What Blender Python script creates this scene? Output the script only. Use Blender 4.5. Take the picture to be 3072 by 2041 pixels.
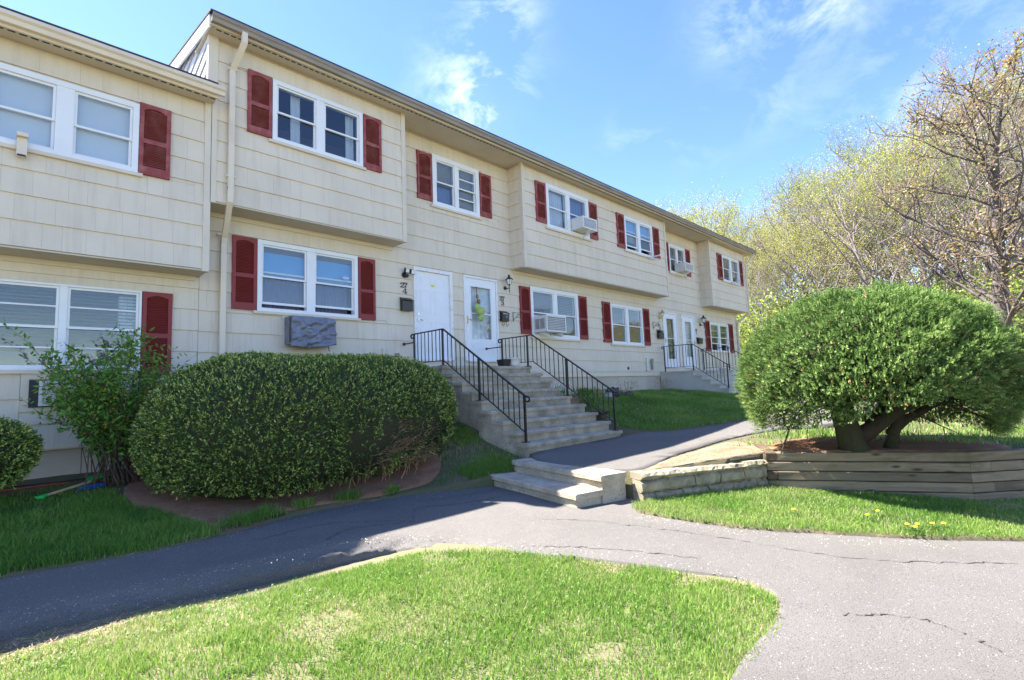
import bpy, math, random
import numpy as np
from mathutils import Vector, Matrix
from mathutils.geometry import delaunay_2d_cdt

# ------------------------------------------------------------------ reset, camera, sky, sun, exposure
for o in list(bpy.data.objects): bpy.data.objects.remove(o)
scene = bpy.context.scene
COL = scene.collection
R = math.radians
CAM = (0.0, -9.506, -0.741)

def camera():
    yaw, pit, rol = R(45.21), R(5.53), R(-2.19)
    fw = Vector((math.sin(yaw)*math.cos(pit), math.cos(yaw)*math.cos(pit), math.sin(pit)))
    rt = Vector((math.cos(yaw), -math.sin(yaw), 0)); up = rt.cross(fw)
    r2 = rt*math.cos(rol)+up*math.sin(rol); u2 = -rt*math.sin(rol)+up*math.cos(rol)
    cd = bpy.data.cameras.new('camera'); cd.sensor_width = 36; cd.lens = 18.0; cd.clip_start = .05; cd.clip_end = 2000
    co = bpy.data.objects.new('camera', cd); COL.objects.link(co)
    m = Matrix((r2, u2, -fw)).transposed().to_4x4(); m.translation = CAM
    co.matrix_world = m; scene.camera = co
camera()

SUN_TRAVEL = Vector((0.335, -0.594, -1.0)).normalized()
SUN_EL = math.asin(-SUN_TRAVEL.z); SUN_AZ = math.atan2(-SUN_TRAVEL.x, -SUN_TRAVEL.y)
world = bpy.data.worlds.new('World'); scene.world = world; world.use_nodes = True

def build_world():
    nt = world.node_tree; nt.nodes.clear(); L = nt.links.new
    out = nt.nodes.new('ShaderNodeOutputWorld'); bg = nt.nodes.new('ShaderNodeBackground')
    sky = nt.nodes.new('ShaderNodeTexSky'); sky.sky_type = 'NISHITA'; sky.sun_disc = False
    sky.sun_elevation = SUN_EL; sky.sun_rotation = SUN_AZ; sky.air_density = 1.0; sky.dust_density = .15; sky.ozone_density = 1.3
    bg.inputs['Strength'].default_value = 0.067
    tc = nt.nodes.new('ShaderNodeTexCoord')
    def math_(op, a, b=None, clamp=False):
        n = nt.nodes.new('ShaderNodeMath'); n.operation = op; n.use_clamp = clamp
        for i, v in enumerate((a, b)):
            if v is None: continue
            if isinstance(v, (int, float)): n.inputs[i].default_value = v
            else: L(v, n.inputs[i])
        return n.outputs[0]
    # wispy clouds: noise in direction space, gathered round a few drifts
    mp = nt.nodes.new('ShaderNodeMapping'); mp.inputs['Scale'].default_value = (1, 1, 1.6); mp.inputs['Rotation'].default_value = (.3, .2, .4)
    L(tc.outputs['Generated'], mp.inputs['Vector'])
    n1 = nt.nodes.new('ShaderNodeTexNoise'); n1.inputs['Scale'].default_value = 9; n1.inputs['Detail'].default_value = 9; n1.inputs['Roughness'].default_value = .62; n1.inputs['Distortion'].default_value = .35
    L(mp.outputs[0], n1.inputs['Vector'])
    n2 = nt.nodes.new('ShaderNodeTexNoise'); n2.inputs['Scale'].default_value = 2.2; n2.inputs['Detail'].default_value = 6; n2.inputs['Distortion'].default_value = .5
    L(mp.outputs[0], n2.inputs['Vector'])
    drifts = CLOUDS
    tot = None
    for d, rad, amp in drifts:
        dp = nt.nodes.new('ShaderNodeVectorMath'); dp.operation = 'DISTANCE'; L(tc.outputs['Generated'], dp.inputs[0]); dp.inputs[1].default_value = d
        t = math_('MULTIPLY', dp.outputs['Value'], 1/rad); t = math_('MULTIPLY', t, t); t = math_('MULTIPLY', t, -1.0); t = math_('EXPONENT', t)
        t = math_('MULTIPLY', t, amp)
        tot = t if tot is None else math_('ADD', tot, t)
    c = math_('SUBTRACT', n1.outputs['Fac'], .47); c = math_('MULTIPLY', c, 3.4, True)
    w = math_('SUBTRACT', n2.outputs['Fac'], .52); w = math_('MULTIPLY', w, .4, True)
    c = math_('MULTIPLY', c, tot); c = math_('ADD', c, math_('MULTIPLY', w, n1.outputs['Fac']), True)
    hs = nt.nodes.new('ShaderNodeHueSaturation'); hs.inputs['Saturation'].default_value = SKY_SAT; hs.inputs['Value'].default_value = 1.0; hs.inputs['Hue'].default_value = .514
    L(sky.outputs[0], hs.inputs['Color'])
    mx = nt.nodes.new('ShaderNodeMix'); mx.data_type = 'RGBA'; L(c, mx.inputs['Factor']); L(hs.outputs[0], mx.inputs[6]); mx.inputs[7].default_value = (4.6, 4.9, 5.2, 1)
    L(mx.outputs[2], bg.inputs['Color']); L(bg.outputs[0], out.inputs['Surface'])
def pixdir(x, y):
    m = scene.camera.matrix_world.to_3x3(); return tuple((m @ Vector(((x-1536)/1536, (1020.5-y)/1536, -1))).normalized())
CLOUDS = [(pixdir(1450, 340), .075, .95), (pixdir(1380, 240), .06, .5), (pixdir(1500, 20), .06, .6), (pixdir(2200, 60), .05, .5), (pixdir(2440, 5), .05, .8),
          (pixdir(2950, 250), .15, .22), (pixdir(2650, 210), .10, .14), (pixdir(3000, 420), .10, .28), (pixdir(2100, 400), .05, .22), (pixdir(1900, 440), .05, .2), (pixdir(2300, 300), .05, .2)]
SKY_SAT = 1.2
build_world()
sl = bpy.data.lights.new('sun', 'SUN'); sl.energy = 3.5; sl.angle = R(.55); sl.color = (1, .955, .88)
so = bpy.data.objects.new('sun', sl); COL.objects.link(so); so.rotation_euler = SUN_TRAVEL.to_track_quat('-Z', 'Y').to_euler(); so.location = (-10, 20, 40)
vs = scene.view_settings; vs.view_transform = 'Standard'; vs.look = 'None'; vs.gamma = 1; vs.exposure = 2.62; vs.use_curve_mapping = False
scene.render.engine = 'CYCLES'

# ------------------------------------------------------------------ helpers
rng = np.random.default_rng(7)
random.seed(7)
WL = {}
def link(o, parent=None, wl=(0, 0, 0)):
    COL.objects.link(o); wl = Vector(wl); WL[o.name] = wl.copy()
    if parent is not None:
        o.parent = parent; o.location = wl-WL[parent.name]
    else: o.location = wl
    return o
def tag(o, label=None, cat=None, group=None, kind=None):
    if label: o['label'] = label
    if cat: o['category'] = cat
    if group: o['group'] = group
    if kind: o['kind'] = kind
    return o
def thing(name, label, cat, loc=(0, 0, 0), group=None):
    o = bpy.data.objects.new(name, None); o.empty_display_size = .1
    link(o, None, loc); return tag(o, label, cat, group)
def mobj(name, me, mat, parent=None, kind=None):
    o = bpy.data.objects.new(name, me)
    if mat is not None and not me.materials: me.materials.append(mat)
    link(o, parent)
    if kind: o['kind'] = kind
    return o
class MB:
    def __init__(s): s.v = []; s.f = []
    def add(s, vs_, fs):
        n = len(s.v); s.v += [tuple(map(float, a)) for a in vs_]; s.f += [tuple(i+n for i in f) for f in fs]; return s
    def box(s, x0, x1, y0, y1, z0, z1):
        return s.add([(x0, y0, z0), (x1, y0, z0), (x1, y1, z0), (x0, y1, z0), (x0, y0, z1), (x1, y0, z1), (x1, y1, z1), (x0, y1, z1)],
                     [(0, 3, 2, 1), (4, 5, 6, 7), (0, 1, 5, 4), (1, 2, 6, 5), (2, 3, 7, 6), (3, 0, 4, 7)])
    def rbox(s, x0, x1, y0, y1, z0, z1, n=12, j=.006, axis=0):
        # box cut into n slices along axis with worn, uneven edges
        nv = len(s.v); a0, a1 = ((x0, x1), (y0, y1))[axis]
        for i in range(n+1):
            a = a0+(a1-a0)*i/n; b = (y0, y1) if axis == 0 else (x0, x1)
            jj = lambda: random.uniform(-j, j)
            q = [(b[0]+jj(), z0), (b[1], z0), (b[1], z1), (b[0]+.018+jj(), z1+jj()*.3), (b[0]+jj(), z1-.018+jj())] if axis == 0 else [(b[0]+jj(), z0), (b[1], z0), (b[1], z1), (b[0]+.018+jj(), z1+jj()*.3), (b[0]+jj(), z1-.018+jj())]
            for p, z in q: s.v.append((a, p, z) if axis == 0 else (p, a, z))
        k = 5
        for i in range(n):
            for e in range(k):
                a, b = nv+i*k+e, nv+i*k+(e+1) % k
                s.f.append((a, a+k, b+k, b))
        s.f.append(tuple(nv+e for e in range(k))); s.f.append(tuple(nv+n*k+e for e in reversed(range(k))))
        return s
    def obox(s, c, ax, ay, az):  # oriented box: centre, three half-axis vectors
        c, ax, ay, az = map(Vector, (c, ax, ay, az)); P = [c+ax*i+ay*j+az*k for k in (-1, 1) for j in (-1, 1) for i in (-1, 1)]
        return s.add(P, [(0, 2, 3, 1), (4, 5, 7, 6), (0, 1, 5, 4), (1, 3, 7, 5), (3, 2, 6, 7), (2, 0, 4, 6)])
    def tube(s, pts, r, n=6, caps=True):
        pts = [Vector(p) for p in pts]; rs = r if hasattr(r, '__len__') else [r]*len(pts)
        nv = len(s.v); up = Vector((.13, .21, 1)).normalized()
        for i, p in enumerate(pts):
            t = (pts[min(i+1, len(pts)-1)]-pts[max(i-1, 0)]).normalized()
            a = t.cross(up)
            if a.length < .05: a = t.cross(Vector((1, 0, 0)))
            a.normalize(); b = t.cross(a)
            for k in range(n):
                th = 2*math.pi*k/n; q = p+(a*math.cos(th)+b*math.sin(th))*rs[i]; s.v.append(tuple(q))
        for i in range(len(pts)-1):
            for k in range(n):
                a0, b0 = nv+i*n+k, nv+i*n+(k+1) % n; s.f.append((a0, b0, b0+n, a0+n))
        if caps:
            s.f.append(tuple(nv+k for k in reversed(range(n)))); s.f.append(tuple(nv+(len(pts)-1)*n+k for k in range(n)))
        return s
    def lathe(s, c, prof, n=16):
        nv = len(s.v)
        for r, z in prof:
            for k in range(n):
                th = 2*math.pi*k/n; s.v.append((c[0]+r*math.cos(th), c[1]+r*math.sin(th), c[2]+z))
        for i in range(len(prof)-1):
            for k in range(n):
                a, b = nv+i*n+k, nv+i*n+(k+1) % n; s.f.append((a, b, b+n, a+n))
        s.f.append(tuple(nv+k for k in reversed(range(n)))); s.f.append(tuple(nv+(len(prof)-1)*n+k for k in range(n)))
        return s
    def xprof(s, prof, x0, x1):  # closed (y,z) profile swept along X
        n = len(prof); return s.add([(x0, y, z) for y, z in prof]+[(x1, y, z) for y, z in prof],
                                     [(i, (i+1) % n, n+(i+1) % n, n+i) for i in range(n)]+[tuple(reversed(range(n))), tuple(range(n, 2*n))])
    def zprof(s, poly, y0, y1):  # closed (x,z) polygon given a thickness in Y
        n = len(poly); return s.add([(x, y0, z) for x, z in poly]+[(x, y1, z) for x, z in poly],
                                     [(i, (i+1) % n, n+(i+1) % n, n+i) for i in range(n)]+[tuple(reversed(range(n))), tuple(range(n, 2*n))])
    def mesh(s, name, smooth=False):
        me = bpy.data.meshes.new(name); me.from_pydata(s.v, [], s.f); me.update()
        if smooth:
            for p in me.polygons: p.use_smooth = True
        return me
    def build(s, name, mat, parent=None, smooth=False, kind=None):
        return mobj(name, s.mesh(name, smooth), mat, parent, kind)
def tri_mesh(name, V, F, tint=None, smooth=False):
    V = np.asarray(V, np.float32); F = np.asarray(F, np.int32)
    me = bpy.data.meshes.new(name); me.vertices.add(len(V)); me.vertices.foreach_set('co', V.ravel())
    k = F.shape[1]; me.loops.add(F.size); me.loops.foreach_set('vertex_index', F.ravel())
    me.polygons.add(len(F)); me.polygons.foreach_set('loop_start', np.arange(0, F.size, k, dtype=np.int32))
    if smooth: me.polygons.foreach_set('use_smooth', np.ones(len(F), bool))
    if tint is not None:
        a = me.attributes.new('tint', 'FLOAT', 'FACE'); a.data.foreach_set('value', np.asarray(tint, np.float32))
    me.update(calc_edges=True); return me
def in_poly(x, y, poly):
    p = np.asarray(poly, float); x = np.asarray(x); y = np.asarray(y); c = np.zeros(x.shape, bool); j = len(p)-1
    for i in range(len(p)):
        m = ((p[i, 1] > y) != (p[j, 1] > y)) & (x < (p[j, 0]-p[i, 0])*(y-p[i, 1])/(p[j, 1]-p[i, 1]+1e-12)+p[i, 0]); c ^= m; j = i
    return c
def vnoise(x, y, scale=1., seed=0):
    r = np.random.default_rng(seed); T = r.random((256, 256)); x = np.asarray(x)*scale+1000; y = np.asarray(y)*scale+1000
    i = np.floor(x).astype(int); j = np.floor(y).astype(int); u = x-i; v = y-j; u = u*u*(3-2*u); v = v*v*(3-2*v); i %= 255; j %= 255
    return (T[i, j]*(1-u)+T[i+1, j]*u)*(1-v)+(T[i, j+1]*(1-u)+T[i+1, j+1]*u)*v
def fbm(x, y, scale, seed=0, n=3): return sum(vnoise(x, y, scale*2**k, seed+k)/2**(k+1) for k in range(n))/(1-.5**n)
def sstep(a, b, x): t = np.clip((np.asarray(x, float)-a)/(b-a), 0, 1); return t*t*(3-2*t)
def densify(loop, s, jit=0, seed=1):
    r = np.random.default_rng(seed); out = []
    for i in range(len(loop)):
        a = np.array(loop[i], float); b = np.array(loop[(i+1) % len(loop)], float); d = np.linalg.norm(b-a); n = max(1, int(d/s))
        nrm = np.array([-(b-a)[1], (b-a)[0]])/max(d, 1e-6)
        for k in range(n): out.append(tuple(a+(b-a)*k/n+(nrm*r.normal(0, jit) if jit and k else 0)))
    return out
def smooth_loop(pts, n=4, closed=True):
    P = [np.array(p, float) for p in pts]; N = len(P); out = []
    for i in range(N if closed else N-1):
        g = lambda k: P[k % N] if closed else P[min(max(k, 0), N-1)]
        p0, p1, p2, p3 = g(i-1), g(i), g(i+1), g(i+2)
        for k in range(n):
            t = k/n; out.append(tuple(.5*((2*p1)+(-p0+p2)*t+(2*p0-5*p1+4*p2-p3)*t*t+(-p0+3*p1-3*p2+p3)*t**3)))
    if not closed: out.append(tuple(P[-1]))
    return out
def sheet(name, outer, zf, mat, sp=.3, holes=(), skirt=.12, extra=None, parent=None, kind='structure', pad=.0):
    loops = [outer]+list(holes); V = []; E = []
    for l in loops:
        n0 = len(V); V += [Vector(p) for p in l]; E += [(n0+i, n0+(i+1) % len(l)) for i in range(len(l))]
    nb = len(V); o = np.array(outer); x0, y0 = o.min(0); x1, y1 = o.max(0)
    gx, gy = np.meshgrid(np.arange(x0+sp/2, x1, sp), np.arange(y0+sp/2, y1, sp)); gx = gx.ravel()+rng.uniform(-sp*.2, sp*.2, gx.size); gy = gy.ravel()+rng.uniform(-sp*.2, sp*.2, gy.size)
    m = in_poly(gx, gy, outer)
    for h in holes: m &= ~in_poly(gx, gy, h)
    pts = list(zip(gx[m], gy[m]))
    if extra: pts += extra
    V += [Vector(p) for p in pts]
    res = delaunay_2d_cdt(V, E, [], 0, 1e-5); vv = np.array([tuple(p) for p in res[0]]); ff = np.array([tuple(f) for f in res[2] if len(f) == 3])
    c = vv[ff].mean(1); k = in_poly(c[:, 0], c[:, 1], outer)
    for h in holes: k &= ~in_poly(c[:, 0], c[:, 1], h)
    ff = ff[k]; z = zf(vv[:, 0], vv[:, 1]); P = [(a[0], a[1], b) for a, b in zip(vv, z)]
    a_, b_, c_ = vv[ff[:, 0]], vv[ff[:, 1]], vv[ff[:, 2]]; cr = (b_-a_)[:, 0]*(c_-a_)[:, 1]-(b_-a_)[:, 1]*(c_-a_)[:, 0]
    F = [tuple(f) if s > 0 else tuple(f[::-1]) for f, s in zip(ff, cr)]
    if skirt:
        from collections import Counter
        cnt = Counter(); 
        for f in F:
            for i in range(3): cnt[(f[i], f[(i+1) % 3])] += 1
        be = [e for e in cnt if (e[1], e[0]) not in cnt]; low = {}
        for a, b in be:
            for q in (a, b):
                if q not in low: low[q] = len(P); P.append((P[q][0], P[q][1], P[q][2]-skirt))
            F.append((b, a, low[a], low[b]))
    me = bpy.data.meshes.new(name); me.from_pydata(P, [], [tuple(int(i) for i in f) for f in F]); me.update()
    for p in me.polygons: p.use_smooth = True
    return mobj(name, me, mat, parent, kind)

# ------------------------------------------------------------------ materials
MATS = {}
def nt_of(name):
    m = bpy.data.materials.new(name); m.use_nodes = True; nt = m.node_tree; nt.nodes.clear(); MATS[name] = m
    out = nt.nodes.new('ShaderNodeOutputMaterial'); return m, nt, out
def nd(nt, typ, inp=None, **pr):
    n = nt.nodes.new(typ)
    for k, v in pr.items(): setattr(n, k, v)
    for k, v in (inp or {}).items():
        if hasattr(v, 'is_output') or isinstance(v, bpy.types.NodeSocket): nt.links.new(v, n.inputs[k])
        else: n.inputs[k].default_value = v
    return n
def c4(c): return (c[0], c[1], c[2], 1)
def mixc(nt, fac, a, b, blend='MIX'):
    n = nt.nodes.new('ShaderNodeMix'); n.data_type = 'RGBA'; n.blend_type = blend
    for i, v in ((0, fac), (6, a), (7, b)):
        if isinstance(v, bpy.types.NodeSocket): nt.links.new(v, n.inputs[i])
        else: n.inputs[i].default_value = v if i == 0 else (c4(v) if len(v) == 3 else v)
    return n.outputs[2]
def ramp(nt, fac, stops):
    n = nt.nodes.new('ShaderNodeValToRGB'); nt.links.new(fac, n.inputs[0]); e = n.color_ramp.elements
    while len(e) < len(stops): e.new(.5)
    for el, (p, c) in zip(e, stops): el.position = p; el.color = c4(c) if hasattr(c, '__len__') else (c, c, c, 1)
    return n.outputs[0]
def noise(nt, vec, scale, detail=4, rough=.55, dist=0): return nd(nt, 'ShaderNodeTexNoise', {'Vector': vec, 'Scale': scale, 'Detail': detail, 'Roughness': rough, 'Distortion': dist}).outputs['Fac']
def wpos(nt, scale=(1, 1, 1)):
    g = nd(nt, 'ShaderNodeNewGeometry'); return nd(nt, 'ShaderNodeMapping', {'Vector': g.outputs['Position'], 'Scale': scale}).outputs[0]
def std(name, col, rough=.6, col2=None, scale=3, lo=.35, hi=.7, stretch=(1, 1, 1), bump=0, bscale=60, bstretch=(1, 1, 1), rand=0, spec=.4, metal=0, spots=None):
    m, nt, out = nt_of(name); p = wpos(nt, stretch); base = c4(col)
    if col2 is not None: base = mixc(nt, ramp(nt, noise(nt, p, scale, 6), [(lo, 0), (hi, 1)]), col, col2)
    if spots: # (colour, scale, threshold, soft)
        base = mixc(nt, ramp(nt, noise(nt, p, spots[1], 5, .6), [(spots[2], 0), (spots[2]+spots[3], 1)]), base, spots[0])
    if rand:
        oi = nd(nt, 'ShaderNodeObjectInfo'); mr = nd(nt, 'ShaderNodeMapRange', {'Value': oi.outputs['Random'], 3: 1-rand, 4: 1+rand})
        hs = nd(nt, 'ShaderNodeHueSaturation', {'Value': mr.outputs[0], 'Color': base}); base = hs.outputs[0]
    b = nd(nt, 'ShaderNodeBsdfPrincipled', {'Base Color': base, 'Roughness': rough, 'Metallic': metal, 'Specular IOR Level': spec})
    if bump:
        h = noise(nt, wpos(nt, bstretch), bscale, 5, .65); bp_ = nd(nt, 'ShaderNodeBump', {'Height': h, 'Strength': bump, 'Distance': .02}); nt.links.new(bp_.outputs[0], b.inputs['Normal'])
    nt.links.new(b.outputs[0], out.inputs['Surface']); return m
def leafmat(name, stops, transl=.35, rough=.5, spec=.3):
    m, nt, out = nt_of(name); a = nd(nt, 'ShaderNodeAttribute', attribute_name='tint'); c = ramp(nt, a.outputs['Fac'], stops)
    oi = nd(nt, 'ShaderNodeObjectInfo'); mr = nd(nt, 'ShaderNodeMapRange', {'Value': oi.outputs['Random'], 3: .85, 4: 1.15}); c = nd(nt, 'ShaderNodeHueSaturation', {'Value': mr.outputs[0], 'Color': c}).outputs[0]
    p = nd(nt, 'ShaderNodeBsdfPrincipled', {'Base Color': c, 'Roughness': rough, 'Specular IOR Level': spec}); t = nd(nt, 'ShaderNodeBsdfTranslucent', {'Color': c})
    mx = nd(nt, 'ShaderNodeMixShader', {0: transl, 1: p.outputs[0], 2: t.outputs[0]}); nt.links.new(mx.outputs[0], out.inputs['Surface']); return m

CREAM = (.64, .57, .44)
def siding_mat():
    m, nt, out = nt_of('painted_shingle'); p = wpos(nt, (1, 1, 1))
    n = noise(nt, p, 1.3, 5); c = mixc(nt, ramp(nt, n, [(.35, 0), (.7, 1)]), (.715, .63, .508), (.655, .572, .458))
    st = noise(nt, wpos(nt, (7, 7, .5)), 1.5, 4); c = mixc(nt, ramp(nt, st, [(.5, 0), (.8, .6)]), c, (.55, .47, .37))
    oi = nd(nt, 'ShaderNodeObjectInfo'); mr = nd(nt, 'ShaderNodeMapRange', {'Value': oi.outputs['Random'], 3: .975, 4: 1.02}); c = nd(nt, 'ShaderNodeHueSaturation', {'Value': mr.outputs[0], 'Color': c}).outputs[0]
    b = nd(nt, 'ShaderNodeBsdfPrincipled', {'Base Color': c, 'Roughness': .62, 'Specular IOR Level': .3})
    g = noise(nt, wpos(nt, (60, 60, 1.2)), 1.5, 3); bp_ = nd(nt, 'ShaderNodeBump', {'Height': g, 'Strength': .12, 'Distance': .01}); nt.links.new(bp_.outputs[0], b.inputs['Normal'])
    nt.links.new(b.outputs[0], out.inputs['Surface']); return m
siding_mat()
std('cream_trim', (.69, .61, .495), .55, (.63, .55, .44), 2, bump=.05, bscale=30)
std('wall_board', (.52, .45, .36), .9)
std('soffit', (.60, .52, .41), .6, (.54, .465, .36), 1.5)
std('gutter_clean', (.72, .62, .49), .4, (.62, .52, .41), 2, .5, .8, spec=.5)
std('gutter_dirty', (.22, .19, .165), .45, (.33, .285, .23), 3, .4, .75, stretch=(.6, 1, 6), spec=.5, spots=((.12, .09, .065), 7, .62, .1))
std('fascia_stained', (.60, .52, .38), .6, (.40, .30, .18), 2.5, .5, .85, stretch=(1, 1, .5))
std('white_vinyl', (.80, .81, .83), .35, (.74, .75, .77), 2)
std('white_door', (.80, .81, .84), .4, (.76, .77, .80), 3, bump=.02, bscale=40)
std('peeling_white', (.78, .78, .79), .5, (.66, .62, .58), 9, .55, .7, spots=((.35, .28, .22), 24, .70, .05))
std('red_faded', (.26, .05, .05), .65, (.36, .135, .135), 7, .45, .75, bump=.1, bscale=40)
std('red_paint', (.265, .036, .036), .55, (.225, .032, .033), 4)
std('black_iron', (.012, .012, .014), .38, (.03, .025, .022), 20, .55, .8, spec=.5)
std('black_satin', (.014, .014, .016), .35, spec=.5)
std('rust', (.16, .05, .025), .8, (.06, .03, .02), 30)
std('brass', (.55, .36, .12), .3, metal=.9)
std('nickel', (.6, .6, .6), .25, metal=1)
std('roof_shingle', (.07, .062, .06), .9, (.045, .042, .042), 20, bump=.4, bscale=80)
std('concrete', (.55, .47, .355), .85, (.32, .27, .20), 3.2, .38, .68, bump=.9, bscale=70, spots=((.07, .062, .05), 48, .60, .06))
std('concrete_smooth', (.50, .47, .41), .85, (.40, .375, .33), 1.6, .4, .72, bump=.2, bscale=60)
std('concrete_dark', (.25, .235, .20), .9, (.14, .135, .12), 2.2, .35, .65, bump=.4, bscale=80, spots=((.06, .055, .05), 45, .63, .06))
std('foundation', (.58, .50, .40), .85, (.46, .385, .30), 1.2, .4, .75, stretch=(1, 1, .6), bump=.15, bscale=50)
std('timber_end', (.075, .05, .03), .95, (.15, .105, .065), 25, bump=.6, bscale=40); std('block', (.36, .305, .21), .9, (.20, .165, .11), 6, .35, .7, bump=.7, bscale=70, rand=.12, spots=((.07, .085, .035), 3.5, .60, .15))
std('soil', (.29, .13, .066), .95, (.34, .195, .115), 6, .4, .75, bump=.8, bscale=45, spots=((.22, .17, .12), 40, .66, .04))
std('straw_soil', (.34, .26, .17), .95, (.17, .115, .07), 3.5, .35, .7, bump=.8, bscale=70, spots=((.40, .33, .23), 60, .60, .05))
std('lawn_soil', (.13, .10, .06), .95, (.09, .10, .035), 3, bump=.6, bscale=50, spots=((.26, .20, .13), 1.7, .60, .08))
std('island_soil', (.19, .155, .10), .95, (.14, .15, .05), 3, bump=.6, bscale=50, spots=((.27, .22, .14), 2.2, .62, .08))
std('forest_floor', (.16, .125, .08), .95, (.11, .12, .05), .8, bump=.5, bscale=5)
std('stem_dark', (.13, .085, .06), .9, (.075, .05, .035), 10); std('bark', (.16, .13, .115), .9, (.08, .065, .06), 8, stretch=(1, 1, .25), bump=.8, bscale=25, bstretch=(1, 1, .3))
std('bark_pale', (.27, .22, .215), .9, (.17, .135, .13), 4, stretch=(1, 1, .25))
std('bark_mossy', (.045, .033, .024), .95, (.045, .05, .018), 3, .4, .65, stretch=(1, 1, .4), bump=.9, bscale=30, bstretch=(1, 1, .3))
std('twig', (.42, .255, .16), .85, (.26, .15, .095), 12)
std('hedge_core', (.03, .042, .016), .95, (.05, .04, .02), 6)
std('ac_white', (.72, .72, .70), .45, (.62, .62, .60), 4)
std('ac_dark', (.03, .032, .035), .6)
std('ac_fin', (.42, .43, .45), .4, (.25, .25, .26), 25, .45, .6, metal=.4)
std('cover_grey', (.20, .215, .27), .42, (.15, .16, .21), 5, bump=.35, bscale=9, spec=.5)
std('plastic_green', (.03, .42, .09), .4); std('plastic_blue', (.01, .08, .35), .4); std('shaft_wood', (.55, .42, .24), .6, (.42, .3, .16), 8)
std('pot_white', (.78, .77, .74), .4); std('pot_black', (.02, .02, .022), .45); std('pot_clay', (.11, .085, .05), .8, (.07, .06, .04), 10)
std('rope', (.26, .15, .06), .9); std('bloom_green', (.50, .62, .22), .8, (.36, .5, .14), 40, bump=1, bscale=90)
std('yellow_paper', (.75, .65, .06), .6); std('petal_yellow', (.80, .52, .02), .6); std('petal_white', (.8, .78, .62), .6)
std('pvc', (.72, .72, .70), .4); std('pipe_grey', (.35, .33, .30), .5, (.2, .16, .12), 12)
std('hose_black', (.02, .02, .022), .5); std('hose_orange', (.5, .09, .02), .5)
std('stone_dark', (.11, .085, .075), .9, (.06, .05, .05), 8, bump=.7, bscale=20); std('stone_pale', (.34, .32, .30), .9, (.24, .22, .2), 8, bump=.6, bscale=20)
std('lamp_glass', (.75, .74, .70), .25); std('flood_face', (.80, .80, .78), .3)
std('crack', (.035, .03, .028), 1.0)
std('interior', (.22, .2, .18), .9)  # interior tone, also colours the tree reflection painted into one window
std('curtain_lav', (.13, .125, .19), .85, (.085, .08, .13), 2, stretch=(14, 1, .3)); std('curtain_white', (.68, .70, .74), .9, (.56, .58, .64), 2, stretch=(18, 1, .3))
std('blind', (.60, .60, .58), .6); std('blind_grey', (.24, .25, .25), .6); std('shade_white', (.80, .82, .86), .8); std('shade_blue', (.16, .40, .72), .7, (.20, .46, .78), 2); std('curtain_blue', (.20, .25, .42), .85, (.13, .17, .30), 2, stretch=(16, 1, .3))  # the sheet blue paints reflected sky into windows; the sticker shares it
def wood_mat():
    m, nt, out = nt_of('weathered_timber'); g = nd(nt, 'ShaderNodeTexCoord')
    oi = nd(nt, 'ShaderNodeObjectInfo'); off = nd(nt, 'ShaderNodeVectorMath', {0: g.outputs['Object'], 1: nd(nt, 'ShaderNodeCombineXYZ', {0: nd(nt, 'ShaderNodeMath', {0: oi.outputs['Random'], 1: 37.}, operation='MULTIPLY').outputs[0], 1: 0, 2: nd(nt, 'ShaderNodeMath', {0: oi.outputs['Random'], 1: 11.}, operation='MULTIPLY').outputs[0]}).outputs[0]}, operation='ADD').outputs[0]
    gm = nd(nt, 'ShaderNodeMapping', {'Vector': off, 'Scale': (.55, 6, 6)}).outputs[0]
    gr = noise(nt, gm, 3, 7, .65, .6); c = ramp(nt, gr, [(.22, (.12, .088, .055)), (.45, (.21, .16, .10)), (.62, (.265, .205, .135)), (.8, (.34, .275, .19))])
    kn = nd(nt, 'ShaderNodeTexVoronoi', {'Vector': nd(nt, 'ShaderNodeMapping', {'Vector': off, 'Scale': (2.1, 7, 7)}).outputs[0], 'Scale': 1.0}); c = mixc(nt, ramp(nt, kn.outputs['Distance'], [(.05, .9), (.16, 0)]), c, (.035, .022, .012))
    hv = nd(nt, 'ShaderNodeMapRange', {'Value': oi.outputs['Random'], 3: .72, 4: 1.25}); c = nd(nt, 'ShaderNodeHueSaturation', {'Value': hv.outputs[0], 'Color': c}).outputs[0]; ms = noise(nt, wpos(nt), 1.6, 5); c = mixc(nt, ramp(nt, ms, [(.52, 0), (.72, .75)]), c, (.06, .07, .018))
    b = nd(nt, 'ShaderNodeBsdfPrincipled', {'Base Color': c, 'Roughness': .9, 'Specular IOR Level': .2}); bp_ = nd(nt, 'ShaderNodeBump', {'Height': gr, 'Strength': .6, 'Distance': .01}); nt.links.new(bp_.outputs[0], b.inputs['Normal'])
    nt.links.new(b.outputs[0], out.inputs['Surface'])
wood_mat()
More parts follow.
